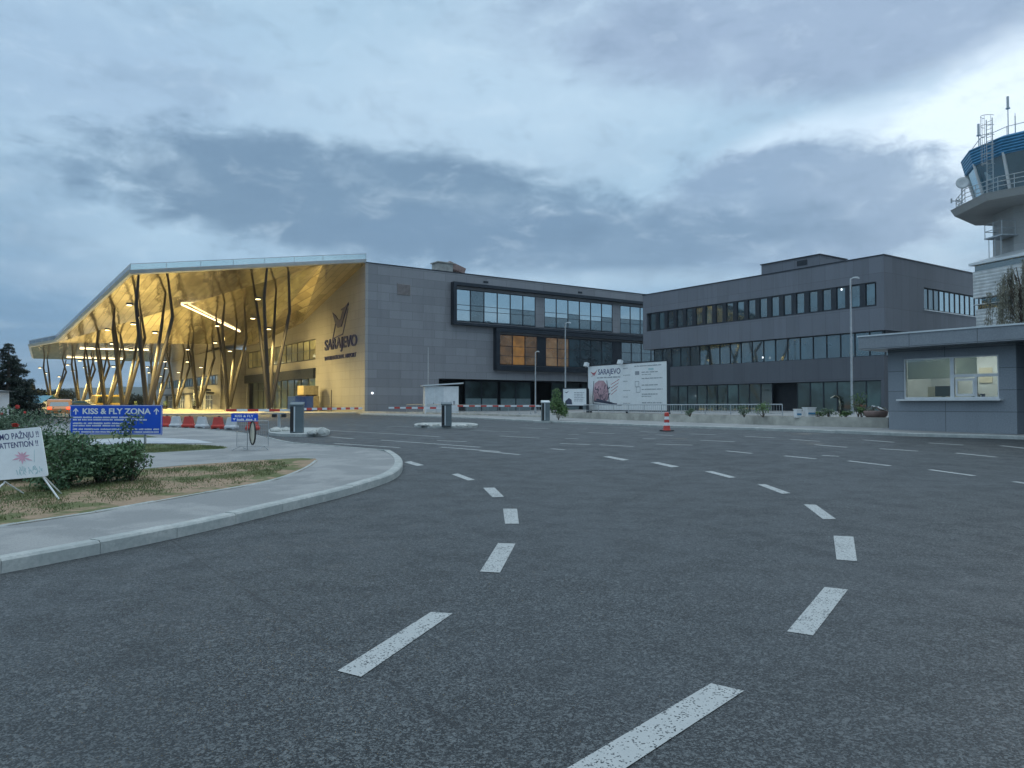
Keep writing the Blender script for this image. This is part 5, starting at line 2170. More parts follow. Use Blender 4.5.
def bp(x, z):
    """board surface point: x in [-1,1], z 0..1"""
    zz = zl + (zh - zl) * z - 0.045
    return Vector((x * hw - 0.20 * z, lean * z * 0.6, zz + 0.045 * x))


O = bp(-1, 0)
UXb = (bp(1, 0) - bp(-1, 0)).normalized()
UYb = (bp(-1, 1) - bp(-1, 0)).normalized()
bw_ = (bp(1, 0) - bp(-1, 0)).length
bh_ = (bp(-1, 1) - bp(-1, 0)).length


def rrect(x0, y0, x1, y1, r, n=4):
    pts = []
    for cx, cy, a0 in ((x1 - r, y1 - r, 0), (x0 + r, y1 - r, 90), (x0 + r, y0 + r, 180), (x1 - r, y0 + r, 270)):
        for k in range(n + 1):
            a = R(a0 + 90 * k / n)
            pts.append((cx + r * math.cos(a), cy + r * math.sin(a)))
    return pts


mb = MB()
NB_ = UXb.cross(UYb)
mb.plate(O - NB_ * 0.02, UXb, UYb, rrect(0, 0, bw_, bh_, 0.035), 0.02)
mb.build('panel', M['board'], bd)
text_obj('MOLIMO PAŽNJU !!', 0.135, M['navyprint'], bd, O + UXb * (bw_ * 0.14) + UYb * (bh_ * 0.80), UXb, UYb, lift=0.002, depth=0.001, width=bw_ * 0.82, bold=0.001)
text_obj('ATTENTION !!', 0.125, M['navyprint'], bd, O + UXb * (bw_ * 0.34) + UYb * (bh_ * 0.625), UXb, UYb, lift=0.002, depth=0.001, width=bw_ * 0.59, bold=0.001)
mb = MB()
fc = (bw_ * 0.66, bh_ * 0.42)
for k in range(10):
    a = 2 * math.pi * k / 10 + 0.2
    L = (0.13 if k % 2 else 0.10) * (1.25 if abs(math.cos(a)) > 0.7 else 0.85)
    d2 = Vector((math.cos(a), math.sin(a)))
    n2 = Vector((-d2.y, d2.x))
    c_ = Vector(fc)
    mb.plate(O + NB_ * (0.001 + 0.0003 * k), UXb, UYb, [tuple(c_ + n2 * 0.006), tuple(c_ - n2 * 0.006), tuple(c_ + d2 * L * 0.55 - n2 * 0.015), tuple(c_ + d2 * L), tuple(c_ + d2 * L * 0.55 + n2 * 0.015)][::-1], 0.0015)
mb.build('painted_flower', M['pinkpaint'], bd)
mb = MB()
rr_ = random.Random(5)
for k in range(26):
    x = bw_ * (0.55 + 0.38 * rr_.random())
    y = bh_ * (0.05 + 0.10 * rr_.random())
    bar2(mb, (x, y), (x + rr_.uniform(-0.03, 0.03), y + rr_.uniform(0.03, 0.08)), 0.010, 0.001, 0, O + NB_ * (0.001 + 0.0001 * k), UXb, UYb)
bar2(mb, (bw_ * 0.83, bh_ * 0.30), (bw_ * 0.86, bh_ * 0.55), 0.006, 0.001, 0, O + NB_ * 0.001, UXb, UYb)
mb.build('painted_grass', M['tealpaint'], bd)
for (pxa, pya, pxb_, pyb) in ((42.5, 477, 61, 499.8), (4, 483, -0.5, 508)):
    q0 = Vector((wx(pxa, dB + 0.02), 0.045, wz(pya, dB) - gz))
    q0.x -= (bx0 + bx1) / 2
    q1 = Vector((wx(pxb_, dB - 0.1) - (bx0 + bx1) / 2, -0.1 if pyb < 505 else -0.45, 0.0))
    q1.z = 0.0
    up2 = q0 + (q0 - q1).normalized() * 0.4
    mb = MB()
    mb.tube([q1, q0 + Vector((0, 0.02, 0))], 0.013, 6)
    mb.build('leg', M['white'], bd)
    mb = MB()
    mb.tube([q0 + Vector((0, 0.02, 0.02)), (q0.x, 0.55, 0)], 0.012, 6)
    mb.build('leg', M['white'], bd)

# ---- white hut in front of the terminal
p = gp(441, 413.6, 0.11)
dH = p.y
hx0, hx1 = wx(424, dH), wx(457.5, dH)
hut = thing('guard_hut', 'small white hut with a flat roof standing against the dark terminal front', 'hut', ((hx0 + hx1) / 2, dH, p.z), R(12))
w = (hx1 - hx0) / 2
hh = wz(386.5, dH) - p.z
mb = MB()
mb.box(-w, w, -0.9, 0.9, -0.1, hh)
mb.build('wall', M['white'], hut)
mb = MB()
mb.prism([(-w - 0.25, -1.15), (w + 0.45, -1.15), (w + 0.45, 1.1), (-w - 0.25, 1.1)], lambda x, y: hh + 0.003 + (x + w) * 0.07, lambda x, y: hh + 0.12 + (x + w) * 0.07)
mb.build('roof', M['silver'], hut)
for (ua, ub) in ((-w + 0.15, -w + 0.95), (-w + 1.0, -w + 1.85)):
    mb = MB()
    mb.box(ua, ub, -0.93, -0.905, 0.1, hh - 0.1)
    d_ = mb.build('door', M['offwhite'], hut)
    mb = MB()
    mb.tube([(ub - 0.1, -0.96, 0.95), (ub - 0.1, -0.96, 1.1)], 0.02, 6)
    mb.build('handle', M['rubber'], d_)
mb = MB()
mb.box(w - 0.55, w - 0.35, -0.925, -0.905, 0.75, 1.25)
mb.build('notice', M['greyprint'], hut)

# ---- low wall + railing in front of the offices
wl_px = [(352, 412.4), (400, 413.2), (470, 415), (545, 417.4), (600, 419.0), (669, 421.6), (720, 423.2), (780, 425.2), (830, 426.6), (888, 428.0)]
wl = catmull([gp(px, py, 0.11) for px, py in wl_px], 1.2)
seg = [q for q in wl]


def strip_wall(name, pts, h0, h1, w, m_, label, cat):
    mb = MB()
    n_ = len(pts)
    ring = []
    for i in range(n_):
        t = (pts[min(i + 1, n_ - 1)] - pts[max(i - 1, 0)]).normalized()
        nn = Vector((-t.y, t.x))
        a, c = pts[i], pts[i] + nn * w
        gz = g(a.x, a.y)
        ring.append([(a.x, a.y, gz + h0), (a.x, a.y, gz + h1), (c.x, c.y, gz + h1), (c.x, c.y, gz + h0)])
    mb.loft(ring)
    return tag(mb.build(name, m_), label, cat)


i0 = min(range(len(wl)), key=lambda i: abs(wl[i].x / wl[i].y - (560 - 512) / FOC))
strip_wall('low_wall', wl[i0:], 0.0, 0.50, 0.28, M['wallconc'], 'low pale concrete wall along the forecourt from the banners to the kiosk', 'wall')
strip_wall('planter_kerb', wl[:i0], 0.0, 0.26, 0.2, M['wallconc'], 'very low concrete edge before the terminal front, left of the banners', 'wall')
# planting soil behind the low wall
bk = []
for i in range(i0, len(wl)):
    t = (wl[min(i + 1, len(wl) - 1)] - wl[max(i - 1, 0)]).normalized()
    bk.append((wl[i] + Vector((-t.y, t.x)) * 0.27, wl[i] + Vector((-t.y, t.x)) * 2.4))
P = [a for a, c in bk] + [c for a, c in reversed(bk)]
structure(sheet('planting_bed', resample([Vector((q.x, q.y)) for q in P[:len(bk)]], 2.0) + resample([Vector((q.x, q.y)) for q in P[len(bk):]], 2.0), 0.45, M['soil'], skirt=0.4))

ra0 = min(range(len(wl)), key=lambda i: abs(wl[i].x / wl[i].y - (585 - 512) / FOC))
ra1 = min(range(len(wl)), key=lambda i: abs(wl[i].x / wl[i].y - (866 - 512) / FOC))


def railing(pts, h0, h1, label, infill=True, lean=0.14):
    mb = MB()
    P = []
    pts = resample(pts, 1.9)
    n_ = len(pts)
    for i in range(n_):
        t = (pts[min(i + 1, n_ - 1)] - pts[max(i - 1, 0)]).normalized()
        q = pts[i] + Vector((-t.y, t.x)) * lean
        P.append(Vector((q.x, q.y, g(q.x, q.y))))
    o_ = P[0].copy()
    rt = thing('railing', label, 'railing', o_)
    for q in P:
        MB().tube([q - o_ + Vector((0, 0, h0)), q - o_ + Vector((0, 0, h1))], 0.022, 6).build('post', M['steel'], rt)
    mb = MB()
    mb.tube([q - o_ + Vector((0, 0, h1)) for q in P], 0.03, 6)
    mb.build('top_rail', M['steel'], rt)
    if infill:
        mb = MB()
        for i in range(n_ - 1):
            for k in range(1, 9):
                q = P[i] + (P[i + 1] - P[i]) * k / 9 - o_
                mb.tube([q + Vector((0, 0, h0 + 0.08)), q + Vector((0, 0, h1))], 0.007, 4)
        mb.tube([q - o_ + Vector((0, 0, h0 + 0.1)) for q in P], 0.014, 5)
        mb.build('bars', M['steel'], rt)
    return rt


cut = min(range(len(wl)), key=lambda i: abs(wl[i].x / wl[i].y - (815 - 512) / FOC))
railing(wl[ra0:cut], 0.52, 1.02, 'thin steel railing on the low wall in front of the office block')
railing(wl[cut + 1:ra1], 0.52, 0.72, 'lower rail on the wall beside the young plants near the kiosk', infill=False)
rb = min(range(len(wl)), key=lambda i: abs(wl[i].x / wl[i].y - (405 - 512) / FOC))
railing(wl[rb:i0 - 1], 0.26, 1.0, 'light steel railing crossing before the terminal entrance behind the booms', lean=0.1)

# ---- billboards
def billboard(name, label, px0, px1, d0, d1, top0, bot0, legs=3):
    a = Vector((wx(px0, d0), d0))
    c = Vector((wx(px1, d1), d1))
    zt_, zb_ = wz(top0, d0), wz(bot0, d0)
    gz = g(a.x, a.y) + 0.2
    t = thing(name, label, 'billboard', ((a.x + c.x) / 2, (a.y + c.y) / 2, gz), math.atan2(c.y - a.y, c.x - a.x))
    w = (c - a).length
    zl, zh = zb_ - gz, zt_ - gz
    mb = MB()
    mb.box(-w / 2, w / 2, -0.04, 0.04, zl, zh)
    mb.build('panel', M['board'], t)
    mb = MB()
    f = 0.07
    mb.box(-w / 2 - f, -w / 2 - 0.002, -0.06, 0.08, zl - f, zh + f)
    mb.box(w / 2 + 0.002, w / 2 + f, -0.06, 0.08, zl - f, zh + f)
    mb.box(-w / 2, w / 2, -0.055, 0.08, zh + 0.002, zh + f)
    mb.box(-w / 2, w / 2, -0.055, 0.08, zl - f, zl - 0.002)
    mb.build('frame', M['dark'], t)
    for k in range(legs):
        x = -w / 2 + 0.05 + (w - 0.1) * k / (legs - 1)
        mb = MB()
        mb.box(x - 0.07, x + 0.07, 0.09, 0.22, -0.5, zh)
        mb.build('post', M['dark'], t)
    return t, w, zl, zh


bbd, w, zl, zh = billboard('billboard', 'large white SARAJEVO banner with a pink sketch and lines of print, on dark posts', 588.5, 667.5, 52.0, 45.3, 366.6, 409.8, 3)
hB = zh - zl
ob = Vector((-w / 2, -0.042, zl))
text_obj('SARAJEVO', 0.52, M['navyprint'], bbd, ob + UX * (w * 0.145) + UZ * (hB * 0.80), UX, UZ, lift=0.003, depth=0.002, width=w * 0.30, bold=0.004)
mb = MB()
mb.plate(ob, UX, UZ, [(w * 0.035, hB * 0.88), (w * 0.07, hB * 0.80), (w * 0.10, hB * 0.80), (w * 0.135, hB * 0.92), (w * 0.10, hB * 0.855), (w * 0.075, hB * 0.845)], 0.004)
bar2(mb, (w * 0.05, hB * 0.77), (w * 0.10, hB * 0.79), 0.03, 0.004, 0, ob, UX, UZ)
mb.build('bird_emblem', M['redprint'], bbd)
mb = MB()
print_bars(mb, ob, UX, UZ, w * 0.13, w * 0.44, hB * 0.715, 0.09, 3)
print_bars(mb, ob, UX, UZ, w * 0.62, w * 0.94, hB * 0.925, 0.07, 4)
for k, yy in enumerate((0.79, 0.66, 0.52, 0.43, 0.33, 0.15)):
    print_bars(mb, ob, UX, UZ, w * 0.71, w * (0.90 + 0.05 * (k % 2)), hB * yy, 0.07, 10 + k)
    if k in (0, 4):
        print_bars(mb, ob, UX, UZ, w * 0.71, w * 0.82, hB * (yy - 0.045), 0.05, 30 + k)
for k, yy in enumerate((0.90, 0.75, 0.62, 0.42, 0.28, 0.14)):
    print_bars(mb, ob, UX, UZ, w * 0.48, w * (0.54 + 0.03 * (k % 2)), hB * yy, 0.045, 20 + k)
mb.plate(ob, UX, UZ, [(w * 0.63, hB * 0.75), (w * 0.68, hB * 0.75), (w * 0.68, hB * 0.83), (w * 0.63, hB * 0.83)], 0.004)
for (xx, yy) in ((0.63, 0.50), (0.645, 0.38)):
    for (a, c) in (((0, 0), (0.045, 0)), ((0.045, 0), (0.045, 0.055)), ((0.045, 0.055), (0, 0.055)), ((0, 0.055), (0, 0))):
        bar2(mb, (w * (xx + a[0]), hB * yy + w * a[1] * 0.8), (w * (xx + c[0]), hB * yy + w * c[1] * 0.8), 0.03, 0.004, 0, ob, UX, UZ)
mb.build('small_print', M['greyprint'], bbd)
mb = MB()
rr_ = random.Random(3)
blobp = [(0.085, 0.20), (0.20, 0.17), (0.28, 0.22), (0.29, 0.42), (0.27, 0.55), (0.22, 0.66), (0.15, 0.665), (0.095, 0.60), (0.078, 0.42)]
mb.plate(ob, UX, UZ, [(w * a, hB * c) for a, c in blobp], 0.003)
mb.build('sketch_wash', M['pinkprint'], bbd)
mb = MB()
ob2 = ob - Vector((0, 0.004, 0))
for (a, c, d_) in (((0.085, 0.66), (0.07, 0.30), 0.06), ((0.07, 0.30), (0.075, 0.14), 0.07), ((0.265, 0.66), (0.28, 0.42), 0.06), ((0.28, 0.42), (0.30, 0.14), 0.07), ((0.075, 0.14), (0.46, 0.11), 0.05),
                   ((0.09, 0.20), (0.40, 0.13), 0.10), ((0.12, 0.24), (0.34, 0.15), 0.12)):
    bar2(mb, (w * a[0], hB * a[1]), (w * c[0], hB * c[1]), d_, 0.003, 0, ob2, UX, UZ)
for k in range(40):
    x, y = rr_.uniform(0.10, 0.29), rr_.uniform(0.18, 0.50)
    bar2(mb, (w * x, hB * y), (w * (x + rr_.uniform(-0.02, 0.03)), hB * (y + rr_.uniform(0.02, 0.09))), rr_.uniform(0.02, 0.06), 0.003, 0, ob2 - Vector((0, 0.0002 * k, 0)), UX, UZ)
mb.build('sketch_lines', M['darkprint'], bbd)
mb = MB()
for k in range(4):
    bar2(mb, (w * 0.32, hB * (0.34 + 0.075 * k)), (w * (0.40 + 0.01 * k), hB * (0.45 + 0.075 * k)), 0.035, 0.003, 0, ob, UX, UZ)
mb.build('slanted_strokes', M['redprint'], bbd)
mb = MB()
mb.plate(ob, UX, UZ, [(w * 0.79, hB * 0.84), (w * 0.85, hB * 0.84), (w * 0.85, hB * 0.88), (w * 0.79, hB * 0.88)], 0.003)
mb.build('faded_stamp', M['tealpaint'], bbd)
for xx in (0.02, 0.48):     # floodlight heads clamped to the top edge
    mb = MB()
    mb.obox((-w / 2 + w * xx, -0.30, zh + 0.12), (0.16, 0, 0), (0, 0.10, -0.04), (0, 0.05, 0.13))
    mb.tube([(-w / 2 + w * xx, -0.22, zh + 0.1), (-w / 2 + w * xx, 0.0, zh + 0.05)], 0.02, 5)
    mb.build('floodlight', M['offwhite'], bbd)
sb, w, zl, zh = billboard('banner_board', 'small white banner with faint print left of the large SARAJEVO banner', 563.5, 586.8, 52.5, 51.0, 389.0, 405.4, 2)
hB = zh - zl
ob = Vector((-w / 2, -0.042, zl))
mb = MB()
mb.plate(ob, UX, UZ, [(w * 0.08, hB * 0.06), (w * 0.40, hB * 0.06), (w * 0.37, hB * 0.34), (w * 0.25, hB * 0.45), (w * 0.10, hB * 0.26)], 0.003)
mb.plate(ob, UX, UZ, [(w * 0.05, hB * 0.82), (w * 0.16, hB * 0.74), (w * 0.25, hB * 0.86), (w * 0.15, hB * 0.80)], 0.003)
mb.build('sketch', M['darkprint'], sb)
mb = MB()
for k in range(6):
    print_bars(mb, ob, UX, UZ, w * 0.48, w * (0.85 + 0.03 * (k % 3)), hB * (0.25 + 0.10 * k), 0.05, 60 + k)
mb.build('small_print', M['greyprint'], sb)

# ---- blue container and wrapped stacks near the golden wall
p = gp(303, 409.5, 0.12)
q = tloc(-4.2, 9.5)
bc = thing('skip_container', 'blue steel container standing by the SARAJEVO wall', 'container', (q.x, q.y, g(q.x, q.y) + 0.12), TH)
mb = MB()
mb.box(-1.1, 1.1, -1.3, 1.3, 0.12, 1.75)
mb.build('body', M['bluebox'], bc)
mb = MB()
for k in range(8):
    y = -1.25 + k * 0.357
    mb.box(-1.16, -1.102, y, y + 0.08, 0.12, 1.75)
for k in range(6):
    x = -1.05 + k * 0.4
    mb.box(x, x + 0.08, -1.36, -1.302, 0.12, 1.75)
mb.box(-1.15, 1.15, -1.35, 1.35, 1.752, 1.84)
mb.box(-1.1, -0.8, -1.3, 1.3, 0, 0.118)
mb.box(0.8, 1.1, -1.3, 1.3, 0, 0.118)
mb.build('ribs', M['bluebox'], bc)
for (dx_, dy_, zz, s_, lb) in ((-2.2, 13.5, 0.12, 1.25, 'wide yellow wrapped stack behind the blue container'), (-2.0, 13.3, 2.02, 1.0, 'smaller yellow wrapped stack on top of the wide one behind the blue container')):
    q = tloc(dx_, dy_)
    st_ = thing('wrapped_pallet', lb, 'pallet stack', (q.x, q.y, g(q.x, q.y) + zz), TH + R(4))
    mb = MB()
    mb.box(-s_, s_, -s_, s_, 0.14, 1.88 if s_ > 1.2 else 1.3)
    mb.build('load', M['yellow'], st_, bevel=0.06)
    mb = MB()
    for k in (-1, 0, 1):
        mb.box(k * s_ * 0.8 - 0.06, k * s_ * 0.8 + 0.06, -s_, s_, 0, 0.10)
    mb.box(-s_, s_, -s_, s_, 0.102, 0.138)
    mb.build('pallet', M['bark'], st_)
# slim post near the corner
q = tloc(-1.3, 7.0)
tag(MB().tube([(0, 0, 0), (0, 0, 2.6)], 0.05, 6).build('thin_pole', M['rubber'], None, (q.x, q.y, g(q.x, q.y) + 0.12)), 'slim dark pole standing before the SARAJEVO wall', 'pole')

# ---- vehicles at the far left
def car(name, label, x, y, rz, paint_m, L=4.2, Wd=1.75, Hh=1.5, bus=False, group=None):
    t = thing(name, label, 'bus' if bus else 'car', (x, y, g(x, y)), rz, group)
    if bus:
        prof = [(-L / 2, 0.35), (-L / 2, Hh * 0.55), (-L / 2 + 0.15, Hh * 0.95), (-L / 2 + 0.45, Hh), (L / 2 - 0.5, Hh), (L / 2 - 0.15, Hh * 0.93), (L / 2, Hh * 0.55), (L / 2, 0.35)]
        win = [(-L / 2 + 0.3, Hh * 0.50), (-L / 2 + 0.45, Hh * 0.88), (L / 2 - 0.5, Hh * 0.88), (L / 2 - 0.3, Hh * 0.50)]
    else:
        prof = [(-L / 2, 0.32), (-L / 2 + 0.02, 0.72), (-L / 2 + 0.35, 0.92), (-L / 2 + 0.75, Hh - 0.08), (-L / 2 + 1.2, Hh), (L / 2 - 1.9, Hh - 0.02), (L / 2 - 1.15, 0.95), (L / 2 - 0.2, 0.80), (L / 2, 0.6), (L / 2, 0.32)]
        win = [(-L / 2 + 0.55, 0.96), (-L / 2 + 0.88, Hh - 0.14), (L / 2 - 1.95, Hh - 0.13), (L / 2 - 1.35, 0.96)]
    mb = MB()
    rings = []
    for (yy, k) in ((-Wd / 2, 0.96), (-Wd / 2 + 0.12, 1.0), (Wd / 2 - 0.12, 1.0), (Wd / 2, 0.96)):
        rings.append([(a * k, yy, 0.32 + (c - 0.32) * (k if c > 0.9 else 1)) for a, c in prof])
    mb.loft(rings)
    mb.build('body', paint_m, t, bevel=0.03)
    for s_ in (-1, 1):
        mb = MB()
        ww = [(a, yy, c) for yy in (s_ * (Wd / 2 + 0.003), s_ * (Wd / 2 - 0.02)) for a, c in win]
        mb.add(ww, [(0, 1, 2, 3), (7, 6, 5, 4), (0, 4, 5, 1), (1, 5, 6, 2), (2, 6, 7, 3), (3, 7, 4, 0)])
        mb.build('side_window', M['glass'], t)
    mb = MB()
    a, c = prof[2], prof[3]
    mb.add([(a[0] - 0.01, -Wd / 2 + 0.2, a[1]), (a[0] - 0.01, Wd / 2 - 0.2, a[1]), (c[0] - 0.02, Wd / 2 - 0.28, c[1] - 0.03), (c[0] - 0.02, -Wd / 2 + 0.28, c[1] - 0.03)], [(0, 1, 2, 3)])
    mb.build('rear_window', M['glass'], t)
    for s_ in (-1, 1):
        mb = MB()
        mb.box(-L / 2 - 0.03, -L / 2 + 0.1, s_ * (Wd / 2 - 0.22) - 0.14, s_ * (Wd / 2 - 0.22) + 0.14, 0.68, 0.86)
        mb.build('tail_light', M['taillight'], t)
    r_ = 0.32
    for xx in (-L / 2 + 0.8, L / 2 - 0.8):
        for s_ in (-1, 1):
            mb = MB()
            mb.loft([[(xx + r_ * math.cos(k * math.pi / 8), yy, r_ + r_ * math.sin(k * math.pi / 8)) for k in range(16)] for yy in (s_ * (Wd / 2 + 0.01), s_ * (Wd / 2 - 0.2))])
            wh = mb.build('wheel', M['rubber'], t)
            mb = MB()
            mb.loft([[(xx + r_ * 0.6 * math.cos(k * math.pi / 5), yy, r_ + r_ * 0.6 * math.sin(k * math.pi / 5)) for k in range(10)] for yy in (s_ * (Wd / 2 + 0.025), s_ * (Wd / 2 - 0.1))])
            mb.build('rim', M['steel'], wh)
    return t


car('parked_car', 'orange car with glowing red tail lights beyond the hedge, left of the big blue sign', wx(60, 62), 62, R(120), M['orange'])
car('parked_car', 'dark grey car seen above the left half of the big blue sign', wx(86, 104), 104, R(10), M['cargrey'], group='cars beyond the blue sign')
car('parked_car', 'white car between the dark grey car and the yellow minibus', wx(97, 110), 110, R(5), M['carwhite'], L=4.2, Hh=1.6, group='cars beyond the blue sign')
car('minibus', 'yellow minibus seen above the middle of the big blue sign', wx(108.5, 108), 108, R(50), M['busyellow'], L=4.4, Wd=1.9, Hh=2.3, bus=True)

# ---- people-sized bits under the canopy: trolleys / planters by the entrances
for i, (x, y, lb) in enumerate(((-10.5, 62, 'dark round planter with a small shrub, left of the far entrance doors'), (-7.5, 52.5, 'dark round planter with a small shrub, by the stepped wall'), (-13, 78, 'dark round planter with a small shrub, farthest along the hall'))):
    q = tloc(x, y)
    t = thing('planter', lb, 'planter', (q.x, q.y, g(q.x, q.y) + 0.12), 0, 'planters along the hall')
    mb = MB()
    mb.loft([[(r_ * math.cos(k * math.pi / 6), r_ * math.sin(k * math.pi / 6), z_) for k in range(12)] for z_, r_ in ((0, 0.3), (0.55, 0.42), (0.6, 0.42), (0.58, 0.36))])
    mb.build('pot', M['rubber'], t)
    mb = MB()
    rr_ = random.Random(i)
    for k in range(160):
        a, r_, z_ = rr_.random() * 6.28, rr_.random() ** 0.5 * 0.4, rr_.random()
        c_ = Vector((r_ * math.cos(a) * (1 - 0.4 * z_), r_ * math.sin(a) * (1 - 0.4 * z_), 0.6 + z_ * 0.8))
        u_ = Vector((rr_.gauss(0, 1), rr_.gauss(0, 1), rr_.gauss(0, 1))).normalized() * 0.07
        v_ = Vector((rr_.gauss(0, 1), rr_.gauss(0, 1), rr_.gauss(0, 1))).normalized() * 0.07
        mb.add([c_ - u_, c_ + v_, c_ + u_, c_ - v_], [(0, 1, 2, 3)])
    mb.build('foliage', M['hedge'], t, recalc=False)

# white portal with dark roof near the stepped wall
q = tloc(-6.0, 56.5)
t = thing('entrance_portal', 'pale portal with a dark wavy roof beside the hall entrance', 'portal', (q.x, q.y, g(q.x, q.y) + 0.12), TH)
for k in range(4):
    mb = MB()
    mb.box(-0.15, 0.15, -4 + k * 2.6, -3.75 + k * 2.6, 0, 3.3)
    mb.build('pillar', M['white'], t)
mb = MB()
mb.prism([(-1.0, -4.8), (0.8, -4.8), (0.8, 4.6), (-1.0, 4.6)], lambda x, y: 3.32 + 0.05 * y, lambda x, y: 3.6 + 0.05 * y)
mb.build('roof', M['dark'], t)

# ---- left background: hut with blue panel, blue-roofed shed
dL = 46.0
hx = wx(-19, dL)
t = thing('booth', 'white booth with a blue panel at the left edge beyond the hedge', 'booth', (hx, dL, g(hx, dL)), R(4))
mb = MB()
mb.box(-1.2, 1.15, -0.9, 0.9, -0.1, 1.05 + 0.9)
mb.build('wall', M['white'], t)
mb = MB()
mb.prism([(-1.4, -1.1), (1.5, -1.1), (1.5, 1.1), (-1.4, 1.1)], lambda x, y: 1.953 - 0.0 * x, lambda x, y: 2.1 - 0.10 * max(0, x))
mb.build('roof', M['silver'], t)
mb = MB()
mb.box(0.1, 1.02, -0.925, -0.903, 0.9, 1.75)
mb.build('blue_panel', M['blue'], t)
dL = 95.0
hx = wx(32, dL)
t = thing('shed', 'long low shed with a pale blue roof beyond the hedge', 'shed', (hx, dL, g(hx, dL)), R(3))
mb = MB()
mb.box(-2.4, 2.3, -2, 2, -0.2, 1.3)
mb.build('wall', M['offwhite'], t)
mb = MB()
mb.add([(-2.7, -2.3, 1.2), (2.6, -2.3, 1.2), (2.6, 0, 2.1), (-2.7, 0, 2.1), (2.6, 2.3, 1.2), (-2.7, 2.3, 1.2), (-2.7, -2.3, 1.1), (2.6, -2.3, 1.1)], [(0, 1, 2, 3), (3, 2, 4, 5), (6, 7, 1, 0)])
mb.build('roof', M['blueroof'], t)

# ------------------------------------------------------------------ VEGETATION
def leaf_cloud(name, centres, radii, count, size, m_, parent=None, droop=0.0, loc=(0, 0, 0), shell=0.55, seed=0, flat=1.0):
    r = np.random.default_rng(seed)
    centres, radii = np.array(centres, float), np.array(radii, float)
    vol = radii.prod(1) ** (2 / 3)
    idx = r.choice(len(centres), count, p=vol / vol.sum())
    d = r.normal(size=(count, 3))
    d /= np.linalg.norm(d, axis=1)[:, None]
    rad = shell + (1 - shell) * r.random(count) ** 0.7
    rad *= 1 + 0.12 * r.normal(size=count)
    P = centres[idx] + d * radii[idx] * rad[:, None]
    n = d + 0.9 * r.normal(size=(count, 3))
    n /= np.linalg.norm(n, axis=1)[:, None]
    u = np.cross(n, r.normal(size=(count, 3)))
    u /= np.linalg.norm(u, axis=1)[:, None]
    v = np.cross(n, u)
    if droop:
        u = u * (1 - droop) + np.array([0, 0, -1.0]) * droop
        u /= np.linalg.norm(u, axis=1)[:, None]
    s = size * (0.6 + 0.8 * r.random(count))[:, None]
    V = np.empty((count, 4, 3))
    V[:, 0] = P - u * s
    V[:, 1] = P + v * s * 0.45 * flat
    V[:, 2] = P + u * s
    V[:, 3] = P - v * s * 0.45 * flat
    me = D.meshes.new(name)
    me.vertices.add(count * 4)
    me.vertices.foreach_set('co', V.reshape(-1))
    me.loops.add(count * 4)
    me.loops.foreach_set('vertex_index', np.arange(count * 4))
    me.polygons.add(count)
    me.polygons.foreach_set('loop_start', np.arange(0, count * 4, 4))
    me.polygons.foreach_set('loop_total', np.full(count, 4))
    me.materials.append(m_)
    me.update()
    me.validate()
    o = D.objects.new(name, me)
    COL.objects.link(o)
    o.location = loc
    if parent:
        o.parent = parent
    return o


def shrub(name, label, x, y, w, h, m_, count, size, off=OFF, seed=0, cat='shrub', group=None, blossoms=(), depth=None, sprigs=14, clumps=16):
    gz = g(x, y) + off
    t = thing(name, label, cat, (x, y, gz), 0, group)
    r = random.Random(seed)
    C, Q = [], []
    dp = depth or w
    for k in range(clumps):
        a = r.random() * 6.28
        q = r.random() ** 0.5
        zz = h * (0.18 + 0.62 * r.random())
        C.append((math.cos(a) * q * w * 0.36, math.sin(a) * q * dp * 0.36, zz))
        s_ = r.uniform(0.16, 0.26)
        Q.append((w * s_, dp * s_, h * s_ * 0.9))
    leaf_cloud('foliage', C, Q, count, size, m_, t, seed=seed)
    mb = MB()
    for k in range(sprigs):
        c = Vector(r.choice(C))
        e = c + Vector((r.uniform(-0.2, 0.2) * w, r.uniform(-0.2, 0.2) * dp, r.uniform(0.05, 0.35) * h))
        mb.tube([(c.x * 0.15, c.y * 0.15, 0), (c + Vector((0, 0, -0.05))), e], [0.012, 0.008, 0.003], 4)
    mb.build('stems', M['bark'], t)
    for (bx_, by_, bz_) in blossoms:
        mb = MB()
        q = Vector((bx_, by_, bz_))
        for k in range(12):
            a = k * 2.4
            rr_ = 0.012 + 0.0035 * k
            c = q + Vector((math.cos(a) * rr_, math.sin(a) * rr_, 0.02 - 0.002 * k))
            u_ = Vector((-math.sin(a), math.cos(a), 0)) * 0.03
            v_ = Vector((math.cos(a) * 0.6, math.sin(a) * 0.6, 0.8)).normalized() * 0.03
            mb.add([c - u_ - v_, c + u_ - v_, c + u_ * 0.8 + v_, c - u_ * 0.8 + v_], [(0, 1, 2, 3)])
        mb.build('rose_bloom', M['petal'], t, recalc=False)
    return t


def by_px(px, py, off=OFF):
    q = gp(px, py, off)
    return q.x, q.y


